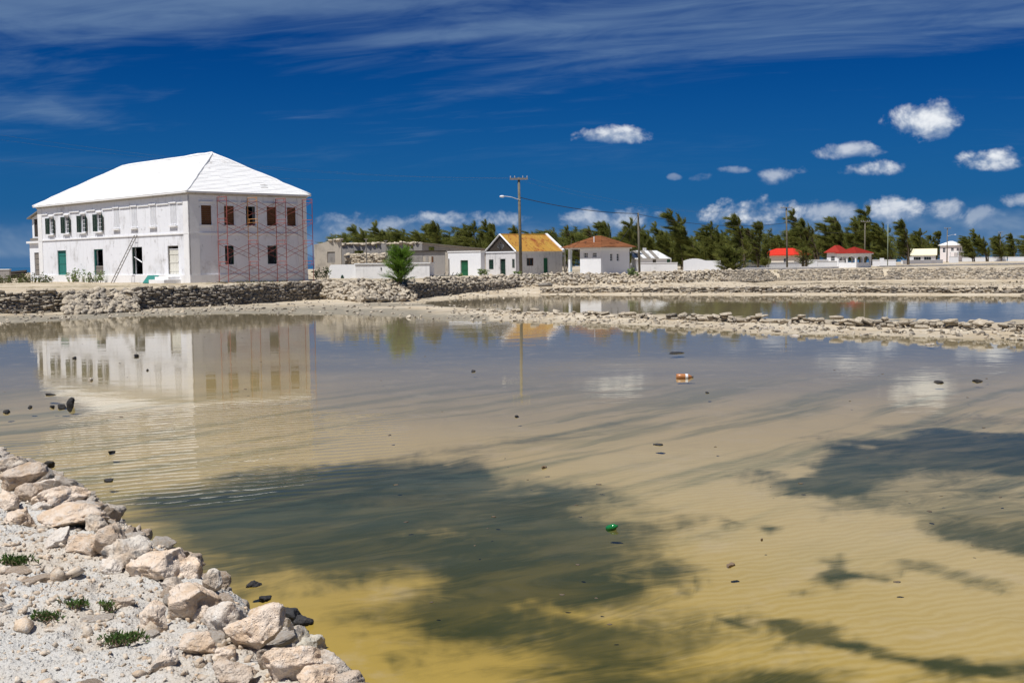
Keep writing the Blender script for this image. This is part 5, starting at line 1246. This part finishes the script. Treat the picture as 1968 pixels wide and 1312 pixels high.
# gazebo
DG = 158.0; gaz = thing('gazebo', 'white gazebo with arches and a red pyramid roof by the road', 'gazebo', (xw(1650,DG), DG+2, 0), .62)
gw = 1.45; g0 = .75; gh = zat(1650, 505, DG); ge = zat(1650, 489, DG); gr = zat(1650, 474, DG)
for (sx_, sy_) in ((-1,-1),(1,-1),(1,1),(-1,1)): MB().box(sx_*gw-.11, sx_*gw+.11, sy_*gw-.11, sy_*gw+.11, g0, ge).build('post', M_WHITE, gaz)
for (p, q) in (((-gw,-gw),(gw,-gw)), ((gw,-gw),(gw,gw)), ((gw,gw),(-gw,gw)), ((-gw,gw),(-gw,-gw))):
    w = Wall(p, q); hw_ = MB(); w.box(hw_, .112, w.L-.112, -.06, .06, g0, gh); 
    if not (p == (gw,gw)): hw_.build('half_wall', M_WHITE, gaz)
    w.box(MB(), w.L/2-.09, w.L/2+.09, -.07, .07, gh+.003, ge-.35).build('post', M_WHITE, gaz)
    for b0, b1 in ((.112, w.L/2), (w.L/2, w.L-.112)):
        mb = MB(); pts = [(b0, ge-.004), (b1, ge-.004)]; n_ = 8; c0 = (b0+b1)/2; r_ = (b1-b0)/2
        arc = [(c0+r_*math.cos(math.pi*k/n_), ge-.75+r_*.75*math.sin(math.pi*k/n_)) for k in range(n_+1)]
        for k in range(n_):
            (xa, za), (xb, zb2) = arc[k], arc[k+1]; mb.hexa([w.P(xb,.05,zb2), w.P(xa,.05,za), w.P(xa,-.05,za), w.P(xb,-.05,zb2), w.P(xb,.05,ge-.004), w.P(xa,.05,ge-.004), w.P(xa,-.05,ge-.004), w.P(xb,-.05,ge-.004)])
        mb.build('arch', M_WHITE, gaz)
MB().box(-gw-.3, gw+.3, -gw-.3, gw+.3, ge+.003, ge+.16).build('fascia', M_WHITE, gaz)
hip_roof(gaz, M_DKRED, -gw-.4, gw+.4, -gw-.4, gw+.4, ge+.18, (0,-.02,gr), (0,.02,gr), 9, lift=.025, seed=2, th=.015)
MB().box(-gw-.3, gw+.3, -gw-.3, gw+.3, .3, g0).build('base', M_TRIM, gaz)
#@@END_BUILDINGS
# ------------------------------------------------------------------ poles, lamp, cables
def pole(label, x, D, ytop, r=.13, arm=None, lamp=None, m=M_POLE, lean=0.0, name='utility_pole', group='utility poles along the road'):
    X = xw(x, D); zb = terr(X, D); zt = zat(x, ytop, D); t = thing(name, label, 'pole', (X, D, zb-.1), group=group); H_ = zt-zb+.1
    MB().tube([(0,0,-.3), (lean*.5,0,H_*.5), (lean,0,H_)], [r, r*.88, r*.72], 9).build('shaft', m, t, True)
    if arm:
        w, dz, th = arm; a = MB(); a.box(lean-w, lean+w, -.17, -.07, H_-dz-th, H_-dz); ar = a.build('cross_arm', M_GREYWOOD, t)
        for k in (-.92, -.45, .45, .92): MB().tube([(lean+w*k, -.12, H_-dz), (lean+w*k, -.12, H_-dz+.09), (lean+w*k, -.12, H_-dz+.2)], [.03, .05, .03], 6).build('insulator', M_METAL, ar)
    if lamp:
        dx, dz = lamp; pts = [(0, -.1, H_-dz-.35), (dx*.45, -.12, H_-dz-.08), (dx*.8, -.14, H_-dz)]
        l = MB().tube(pts, [.035, .03, .028], 6).build('lamp_arm', M_METAL, t)
        rs_ = np.random.RandomState(1); V, Fc = ICO[3]; me = np_mesh('lamp_head', V*np.array([abs(dx)*.13, .16, .10]), Fc, None, True); o = obj('lamp_head', me, M_WPAINT, t); o.location = (dx*.92, -.14, H_-dz-.02)
    return t, Vector((X+lean, D, zb-.1+H_))
_, P1 = pole('tall utility pole with cross-arm and street lamp before the rusty-roofed cottage', 1001, 107, 341, .15, (.80,.06,.16), (-1.75, 1.65), lean=-.10)
_, P2 = pole('weathered utility pole right of the brown-roofed hut', 1229, 128, 409, .13, lean=-.12)
_, P3 = pole('utility pole in front of the bright red roof', 1513, 152, 398, .13, (.75,.05,.07), lean=-.14)
_, P4 = pole('far utility pole with cross-arm rising behind the gazebo', 1662, 205, 425, .14, (.75,.04,.10))
_, P5 = pole('slender pale green lamp standard right of the gazebo', 1706, 172, 431, .07, m=paint('pale_green_pole', (.24,.28,.20), .3), name='lamp_standard')
_, P6 = pole('utility pole with street lamp before the pale two-storey house', 1820, 285, 438, .14, (.8,.05,.10), (2.0, 1.6))
_, P7 = pole('farthest utility pole at the right edge', 1922, 325, 446, .15, (.7,.05,.10))
def cable(label, a, b, sag, r, m):
    a, b = Vector(a), Vector(b); pts = [a.lerp(b, k/28)-Vector((0,0,sag*4*(k/28)*(1-k/28))) for k in range(29)]
    o = MB().tube([p-a for p in pts], r, 5).build('overhead_cable', m); o.location = a; tag(o, label, 'cable', 'overhead cables'); return o
dn = lambda P, z: P-Vector((0,0,z))
cable('thick black cable from the lamp pole to the pole by the hut', dn(P1, 1.75), dn(P2, .08), .35, .032, M_CABLE)
cable('black cable between the hut pole and the red-roof pole', dn(P2, .15), dn(P3, 2.0), .75, .024, M_CABLE)
cable('black cable running right from the red-roof pole to the far pole', dn(P3, 2.0), dn(P4, 1.4), .9, .022, M_CABLE)
cable('service cable dropping from the hut pole to the hut', dn(P2, .2), Vector((xw(1190,116), 116, zat(1190,466,116))), .1, .02, M_CABLE)
for k, (y0, dx) in enumerate(((244, -.7), (256, -.3), (306, .7))):
    e = pd(-260, y0-24, 62+k*2.0)
    cable(['upper faint wire crossing the sky above the white roof', 'second faint wire just below the upper one', 'lowest faint wire passing over the white roof'][k], P1+Vector((dx, -.12, -.02)), e, .9, .004, M_WIRE)
for k, dx in enumerate((-.7, .7)):
    cable(['upper thin wire from the lamp pole to the red-roof pole', 'lower thin wire from the lamp pole to the red-roof pole'][k], P1+Vector((dx, -.12, -.02)), P3+Vector((dx, 0, -.05)), 1.6, .004, M_WIRE)

# ------------------------------------------------------------------ casuarina trees
def blades(P, Dr, L, Wd, rs):
    """numpy batch of narrow leaf triangles"""
    n = len(P); Dr = Dr/np.linalg.norm(Dr, axis=1, keepdims=True); S = np.cross(Dr, rs.normal(size=(n,3))); S /= np.linalg.norm(S, axis=1, keepdims=True)+1e-9
    V = np.stack([P-S*Wd[:,None]*.5, P+S*Wd[:,None]*.5, P+Dr*L[:,None]], 1).reshape(-1,3); Fc = np.arange(3*n).reshape(n,3); return V, Fc
def casuarina(seed, h=6.5, lean=.22, spread=1.7, nb=46, dens=1.0, leaf=(.30,.62), wid=(.035,.075), low=.12, updraft=.55, wind=1.0):
    rs = np.random.RandomState(seed); wood = MB()
    nst = rs.randint(2, 4); P, Dr = [], []
    for s_ in range(nst):
        base = np.array([rs.normal(0,.25), rs.normal(0,.25), 0]); hh = h*(1 if s_ == 0 else rs.uniform(.7,.95)); ln = lean*rs.uniform(.6,1.4); sd = rs.normal(0,.10)
        tr = lambda t: base+np.array([-(ln*hh)*t**1.7+sd*hh*t, rs.normal(0,.004)+sd*hh*t*.5, hh*t])
        pts = [tr(k/8) for k in range(9)]; wood.tube([tuple(p) for p in pts], [max(.02, .13*(1-k/8.6)) for k in range(9)], 6)
        for b in range(int(nb/nst*1.3)):
            t = low+(1-low)*rs.rand()**.85; p0 = tr(t); az = rs.uniform(0, 6.283); L_ = spread*.92*(1.12-t)**.45*rs.uniform(.5,1.15)+.30
            d = np.array([math.cos(az), math.sin(az), updraft+rs.normal(0,.22)]); d /= np.linalg.norm(d); q = p0.copy(); bp = [q.copy()]; m_ = 7
            for k in range(m_):
                d = d+np.array([-.19*wind, 0, .07-.02*k]); d /= np.linalg.norm(d); q = q+d*L_/m_; bp.append(q.copy())
                cnt = int(rs.poisson(6.5*dens))
                for c in range(cnt):
                    P.append(bp[-2]+(q-bp[-2])*rs.rand()+rs.normal(0,.05,3)); Dr.append(d*1.0+np.array([-.40*wind,0,.16])+rs.normal(0,.36,3))
            wood.tube([tuple(bp[0]), tuple(bp[3]), tuple(bp[6])], [.035*(1.1-t)+.012, .018, .008], 4, False)
        for c in range(int(40*dens)): P.append(tr(rs.uniform(.86,1.0))+rs.normal(0,.06,3)); Dr.append(np.array([-.6,0,.9])+rs.normal(0,.35,3))
    P = np.array(P); Dr = np.array(Dr); n = len(P)
    V, Fc = blades(P, Dr, rs.uniform(*leaf, n), rs.uniform(*wid, n), rs)
    # clumps of older and younger shoots differ in hue
    tint = np.repeat(np.clip(.5+.5*vnoise(P[:,0]*1.6+seed, P[:,1]*1.6, P[:,2]*1.6, seed=seed)+rs.normal(0,.15,n), 0, 1), 3)
    return wood, V, Fc, tint
VAR = []
for k, (ln, sp, nb_) in enumerate(((.24,2.0,50),(.30,1.6,40),(.16,2.2,54),(.22,1.5,36),(.10,2.0,52),(.36,1.5,34),(.24,2.3,56))):
    w, V, Fc, tn = casuarina(900+k, 6.5, ln, sp*1.1, nb_+14, 3.6, (.30,.70), (.024,.055))
    mw = w.mesh('trunk'); mw.materials.append(M_BARK); mc = np_mesh('crown', V, Fc, dict(tint=tn)); mc.materials.append(M_CAS); VAR.append((mw, mc, V, Fc, tn))
TREES = [ # x, top y, distance, variant, width scale, label
 (722,434,150,5,1.1,'leftmost tall casuarina, leaning left above the ruin'),(752,433,152,1,1.0,'second casuarina from the left above the ruin'),
 (782,442,156,6,1.0,'low casuarina above the notched ruin wall'),(812,438,150,0,1.0,'casuarina above the highest point of the sloping ruin wall'),
 (842,432,148,3,1.0,'pointed casuarina above the middle of the sloping ruin wall'),(874,441,154,4,1.0,'rounded casuarina above the lower half of the sloping ruin wall'),
 (908,436,150,2,1.0,'casuarina directly above the white shed'),(934,436,155,0,.9,'casuarina left of the dark cottage gable'),(958,431,148,1,.9,'tall casuarina rising just behind the dark cottage gable'),
 (992,440,152,3,.8,'slim casuarina behind the tall lamp pole'),(1028,447,156,6,.9,'low casuarina over the rusty roof ridge'),(1064,452,152,5,.8,'small casuarina at the right end of the rusty roof'),
 (1112,441,150,1,.9,'casuarina above the left slope of the brown hip roof'),(1142,433,150,0,1.0,'casuarina left of the brown hip roof peak'),(1168,432,148,3,.9,'casuarina above the brown hip roof peak'),
 (1194,430,150,4,.9,'upright casuarina right of the brown hip roof peak'),(1222,436,156,2,.9,'casuarina behind the hut pole'),(1252,444,160,6,1.0,'broad casuarina above the broken-roofed cottage'),
 (1282,434,158,1,.9,'casuarina at the right end of the broken-roofed cottage'),(1304,437,160,3,.9,'feathery casuarina left of the tallest leaning one'),(1338,407,156,5,1.15,'tallest casuarina, its tip bent far left, mid picture'),
 (1362,436,158,2,1.0,'casuarina right beneath the tall bent tip'),(1392,444,160,6,1.0,'low casuarina between two tall ones, above the humped wall'),(1422,419,156,3,1.2,'tall open casuarina above the dark roadside bush'),
 (1446,432,160,0,1.0,'casuarina on the right edge of the middle grove'),(1466,460,165,4,.8,'small casuarina ending the middle grove'),(1496,462,200,6,.9,'low casuarina left of the red-roof pole'),
 (1534,440,212,2,1.0,'casuarina behind the bright red roof'),(1562,411,220,1,1.2,'tall windblown casuarina right of the red-roof pole'),(1590,422,224,0,1.1,'casuarina above the dull red roof'),
 (1614,432,222,3,1.0,'casuarina left of the gazebo peak'),(1644,408,225,4,1.1,'tall pointed casuarina directly above the gazebo'),(1668,424,212,1,1.0,'casuarina behind the far cross-arm pole'),
 (1702,430,210,6,1.1,'casuarina behind the pale green lamp standard'),(1738,428,215,3,1.1,'tall casuarina between lamp standard and cream cottage'),(1766,446,292,2,1.1,'casuarina above the cream roof'),
 (1794,448,345,0,1.1,'casuarina left of the pale two-storey house'),(1866,455,300,6,1.2,'casuarina just right of the pale two-storey house'),(1892,445,300,1,1.2,'tallest casuarina of the right-hand end grove'),
 (1918,455,310,2,1.1,'casuarina behind the farthest pole'),(1945,452,310,3,1.1,'casuarina left of the picture edge, end grove'),(1972,460,310,4,1.2,'casuarina cut by the right picture edge')]
rtr = random.Random(5)
for (x, yt, D, v, ws_, lab) in TREES:
    X = xw(x, D); zb = 1.0; H_ = zat(x, yt, D)-zb; mw, mc = VAR[v][:2]; s_ = H_/6.6
    t = thing('casuarina_tree', lab, 'tree', (X+.12*H_, D, zb), 0, 'windblown casuarinas behind the buildings')
    for nm, me in (('trunk', mw), ('crown', mc)):
        o = bpy.data.objects.new(nm, me); COL.objects.link(o); o.parent = t; o.scale = (s_*ws_*1.05, s_*ws_*(1 if rtr.random() < .5 else -1), s_)
# the wood behind and between reads as one mass
VS, FS, TT = [], [], []; cnt = 0
for i in range(130):
    f = i/129
    x = 660+f*1420+rtr.uniform(-10, 10)
    if 1470 < x < 1500 and rtr.random() < .6: continue
    D = (166 if x < 1480 else 232 if x < 1740 else 300 if x < 1800 else 335)+rtr.uniform(0, 10); yt = (449 if x < 1480 else 446 if x < 1740 else 461)+rtr.uniform(-7, 9)
    if x < 700: yt += 6
    if 1805 < x < 1860: D = 350; yt = 470
    X = xw(x, D); H_ = max(1.5, zat(x, yt, D)-1.0); mw, mc, V, Fc, tn = VAR[i % 7]; k = (np.arange(len(Fc)) % 10) < 3
    F2 = Fc[k]; used = F2.ravel(); s_ = H_/6.6; Vv = V[used]*np.array([s_*1.7, s_*1.4, s_])+np.array([X, D, .9]); VS.append(Vv); FS.append(np.arange(len(Vv)).reshape(-1,3)+cnt); TT.append(tn[used]*.8); cnt += len(Vv)
th_ = stuff(obj('casuarina_thicket', np_mesh('casuarina_thicket', np.concatenate(VS), np.concatenate(FS), dict(tint=np.concatenate(TT))), M_CAS)); tag(th_, 'dark dense casuarina wood behind the row of buildings', 'wood')
# bare dead tree
bt = thing('bare_tree', 'leafless thin tree between the rusty roof and the brown hip roof', 'tree', (xw(1086,140), 140, 1.0)); mb = MB()
for k in range(9):
    a = rtr.gauss(0,.22); L_ = rtr.uniform(2.6, 4.2); mb.tube([(0,0,-.2), (a*L_*.5,rtr.gauss(0,.2),L_*.5), (a*L_,rtr.gauss(0,.3),L_)], [.05,.03,.01], 4)
mb.build('trunk', M_GREYWOOD, bt)
# shrubs of casuarina on the bank
def bush(label, x, D, yb, yt, wpx, seed, m=M_CAS2, nb=60, lean=.05):
    X = xw(x, D); zb = zat(x, yb, D); H_ = zat(x, yt, D)-zb; w, V, Fc, tn = casuarina(seed, 2.4, lean, .95, nb, 1.5, (.14,.34), (.014,.028), .02, .70, .15)
    s_ = H_/2.45; t = thing('casuarina_bush', label, 'bush', (X, D, zb), 0, 'young casuarina bushes on the bank'); sc_ = wpx/(FPX/D)/1.65
    mw = w.mesh('trunk'); mw.materials.append(M_BARK); mc = np_mesh('foliage', V, Fc, dict(tint=tn)); mc.materials.append(m)
    for nm, me in (('trunk', mw), ('foliage', mc)): o = bpy.data.objects.new(nm, me); COL.objects.link(o); o.parent = t; o.scale = (sc_, sc_, s_)
    return t
bush('bright green casuarina bush on the rubble in front of the cistern', 776, 78.5, 546, 480, 58, 41, nb=95)
bush('dark bushy shrub by the road below the tall open casuarina', 1412, 128, 526, 478, 56, 42, M_CAS, 110)
bush('small dark tree beside the low wall, left of the dull red roof', 1548, 160, 512, 478, 34, 43, M_CAS, 50)
# broad-leaved plants and weeds
def leafy(label, x, D, yb, yt, wpx, n, seed, m=M_SEAGR, leaf=.20, name='leafy_plant', flat=False, group='wild plants along the bank'):
    X = xw(x, D); zb = zat(x, yb, D)-.05; H_ = zat(x, yt, D)-zb; Wm = wpx/(FPX/D)*.5; rs = np.random.RandomState(seed); t = thing(name, label, 'plant', (X, D, zb), 0, group)
    stem = MB(); v, f, tn = [], [], []
    for i in range(n):
        a = rs.uniform(0, 6.28); r_ = Wm*math.sqrt(rs.rand()); b = np.array([r_*math.cos(a)*.8, r_*math.sin(a)*.35, 0]); hh = H_*rs.uniform(.5, 1.0)*(1-.35*(r_/Wm)**2); tip = b+np.array([b[0]*.25+rs.normal(0,.05), 0, hh])
        stem.tube([tuple(b), tuple((b+tip)*.5+rs.normal(0,.02,3)), tuple(tip)], [.014, .01, .005], 4, False)
        for k in range(rs.randint(7, 13)):
            fr = rs.uniform(.15, 1.0); P = b+(tip-b)*fr; az = rs.uniform(0, 6.28); d = np.array([math.cos(az), math.sin(az), rs.uniform(.1,.9)]); leaf_blades(v, f, tn, P, d, leaf*rs.uniform(.7,1.3), leaf*rs.uniform(.4,.65), rs)
    stem.build('stem', M_DRYTW, t); obj('leaves', np_mesh('leaves', np.array(v), np.array(f), dict(tint=np.array(tn))), m, t); return t
leafy('pale broad-leaved plant right of the teal house door', 146, 96, 543, 513, 44, 22, 61)
leafy('pale broad-leaved plant below the grey half door', 182, 93, 544, 514, 36, 20, 62)
leafy('low green weeds at the far left corner of the house', 62, 96, 546, 521, 80, 70, 63, M_WEED, .16, 'weed_clump')
leafy('brown-green weeds at the left picture edge', 8, 95, 546, 524, 70, 60, 64, M_WEED, .14, 'weed_clump')
leafy('broad-leaved plant between the scaffold and the cistern', 618, 92, 535, 508, 34, 16, 65)
leafy('leafy plant at the left foot of the rusty-roofed cottage', 928, 105, 529, 513, 26, 12, 66, M_SEAGR, .22)
leafy('small green plant at the foot of the lamp pole', 995, 106, 527, 519, 12, 8, 67, M_SEAGR, .18)
leafy('dark thick-leaved plant right of the white hut', 1217, 108, 532, 511, 20, 12, 68, M_SEAGR, .28)
leafy('small plant in front of the green shed door', 884, 104, 531, 523, 14, 8, 69, M_SEAGR, .18)
leafy('dry grass tufts along the wall top below the scaffold', 500, 80.5, 543, 538, 210, 90, 70, M_WEED, .07, 'grass_tuft')
leafy('dry grass under the rusty-roofed cottage wall', 1020, 103, 531, 526, 120, 40, 71, M_WEED, .08, 'grass_tuft')
lb = wall_box('brown_wall', 'low brown stone wall at the left edge behind the weeds', -60, 17, 108, 519, M_RUINGREY, group='stone walls')
bt2 = thing('stacked_timber', 'dark stacked timbers behind the weeds at far left', 'timber', (xw(18,120), 120, 1.2))
for k in range(7): MB().tube([(-.4+rtr.uniform(-.2,.2), rtr.uniform(-.3,.3), .2+.1*k), (1.6+rtr.uniform(-.2,.2), rtr.uniform(-.3,.3), .35+.1*k)], .09, 6).build('timber', M_DARKWOOD, bt2)
hr_ = thing('timber_log', 'grey log lying on the rubble below the hut', 'log', (xw(1048,97), 97, terr(xw(1048,97), 97)+.25))
MB().tube([(-.55,0,0), (0,.05,.03), (.55,.1,0)], [.14,.15,.13], 8).build('log', M_GREYWOOD, hr_, True); MB().tube([(.1,.05,.05), (.3,-.1,.22)], .03, 5).build('branch_stub', M_GREYWOOD, hr_)
rw = thing('rail_wagon_frame', 'long rusty iron bars lying before the white shed', 'scrap iron', (xw(824,104), 104, terr(xw(824,104),104)+.12))
for k in range(2): MB().tube([(0,k*.3,.03), (2.5,k*.3,.05)], .045, 5).build('bar', M_DARKMETAL, rw)
for k in range(4): MB().tube([(1.3+k*.35,.1,.05), (1.42+k*.35,.1,.32)], .03, 5).build('hook', M_DARKMETAL, rw)

# ------------------------------------------------------------------ things lying in the pond
def wet_rock(label, x, y, wpx, hpx, seed, m=M_WETROCK, name='wet_rock', cat='rock', group='dark rocks in the pond'):
    p = pz(x, y, 0); ppm = FPX/p.y; w = wpx/ppm; h = hpx/ppm; V, Fc = rock(seed, 4, 11, .10, .2); V = V*np.array([w*.5, w*.36, max(.02, h*.75)])
    o = obj(name, np_mesh(name, V, Fc, None, True), m); o.location = (p.x, p.y+w*.2, h*.12); o.rotation_euler = (0, 0, seed*.7); tag(o, label, cat, group); return o
ROCKS = [(135,780,16,20,'upright dark rock jutting from the water at left'),(118,783,18,8,'flat dark stone at the foot of the upright rock'),(12,793,18,7,'dark stone at the left picture edge'),(57,783,14,6,'dark stone second from the left edge'),(100,783,12,6,'small stone left of the upright rock'),(142,689,9,5,'small dark stone in the house reflection, under the shutters'),
 (262,685,12,6,'dark stone in the middle of the house reflection'),(283,712,7,4,'tiny stone below the middle of the house reflection'),(173,731,10,6,'pale stone in the reflected shutters'),(95,759,26,4,'thin dark stick-like stone above the upright rock'),
 (90,895,30,12,'black rock off the upper end of the stony bank'),(212,870,20,6,'flat black stone right of the black rock'),(118,925,18,9,'black stone tucked beside the pale cube boulder'),(208,924,22,6,'flat black stone near the dark weed patch'),(135,942,16,8,'small black stone at the bank foot'),
 (485,1126,38,10,'dark lizard-shaped stone above the big wet rock'),(507,1152,38,10,'small pointed dark stone above the big wet rock'),(553,1190,76,34,'big black wet rock at the foot of the bank'),(580,1200,46,20,'grey wet rock right against the big black one'),
 (993,801,12,4,'small brown stone alone in mid pond'),(1405,1087,26,8,'brown leaf-shaped stone in the bright shallows'),(1806,735,28,5,'flat dark stone near the right edge, left of a pair'),(1880,733,20,6,'flat dark stone near the right edge, right of a pair'),(1790,663,20,5,'low stone off the causeway at right'),
 (1046,899,12,5,'small brown shell-like stone by the weed tip'),(1530,646,30,4,'flat stones awash below the causeway'),(1268,855,26,3,'thin dark sliver lying in the tan shallows'),(910,714,9,4,'tiny dark stone under the lamp pole reflection left'),(1300,679,40,3,'thin dark strip left of the yellow reflection'),(1465,1037,9,4,'small brown stone in the pinkish shallows'),(1360,755,12,3,'dark fleck right below the orange bottle')]
for i, (x, y, w, h, lab) in enumerate(ROCKS):
    wet_rock(lab, x, y, w, h, 700+i, M_BOULDG if i in (8, 23, 25) else M_WETROCK if i not in (20, 24, 29) else M_DRYTW)
rsd = np.random.RandomState(77); VS, FS, TT = [], [], []; cnt = 0
for i in range(70):
    x = rsd.uniform(-100, 2100); y = 640+rsd.rand()**1.3*560
    if y > 860 and x < 700: continue
    p = pz(x, y, 0); s = rsd.uniform(.006, .018)*(1+p.y*.03); V, Fc = CHUNK[i % 10]; Q = (V*np.array([s*1.5, s, s*.35]))@rotm(0,0,rsd.uniform(0,6)).T+np.array([p.x, p.y, .0]); VS.append(Q); FS.append(Fc+cnt); cnt += len(Q); TT.append(np.full(len(Q), rsd.rand()))
dbo = stuff(obj('floating_specks', np_mesh('floating_specks', np.concatenate(VS), np.concatenate(FS), dict(tint=np.concatenate(TT))), M_BARK)); tag(dbo, 'small dark specks scattered over the shallow water', 'debris')
def bottle(name, label, x, y, L, r, mats, ang, tilt, z):
    p = pz(x, y, 0); t = thing(name, label, 'bottle', (p.x, p.y, z), ang); t.rotation_euler = (0, tilt, ang)
    def lathe(prof, nm, m):
        mb = MB(); mb.tube([(a, 0, 0) for a, _ in prof], [b for _, b in prof], 14); return mb.build(nm, m, t, True)
    lathe([(-.5*L, r*.7), (-.49*L, r*.95), (-.2*L, r), (.15*L, r), (.24*L, r*.9), (.34*L, r*.5), (.43*L, r*.34)], 'body', mats[0])
    if len(mats) > 2: lathe([(.02*L, r*1.02), (.05*L, r*1.03), (.16*L, r*1.03), (.17*L, r*1.01)], 'label_band', mats[2])
    lathe([(.43*L, r*.38), (.5*L, r*.38)], 'cap' if len(mats) > 1 else 'neck', mats[1] if len(mats) > 1 else mats[0]); return t
bottle('plastic_bottle', 'orange-brown plastic bottle with white bands floating in the pond', 1316, 726, .36, .062, (mat('orange_plastic', color=(.42,.17,.06), rough=.35, spec=.5), M_DARKMETAL, M_WPAINT), .05, .04, .025)
bottle('glass_bottle', 'green glass bottle half sunk in the dark weed', 1177, 1016, .12, .032, (mat('green_glass', color=(.01,.16,.035), rough=.08, spec=.8),), -.7, -.35, .015)
#@@END_OBJECTS
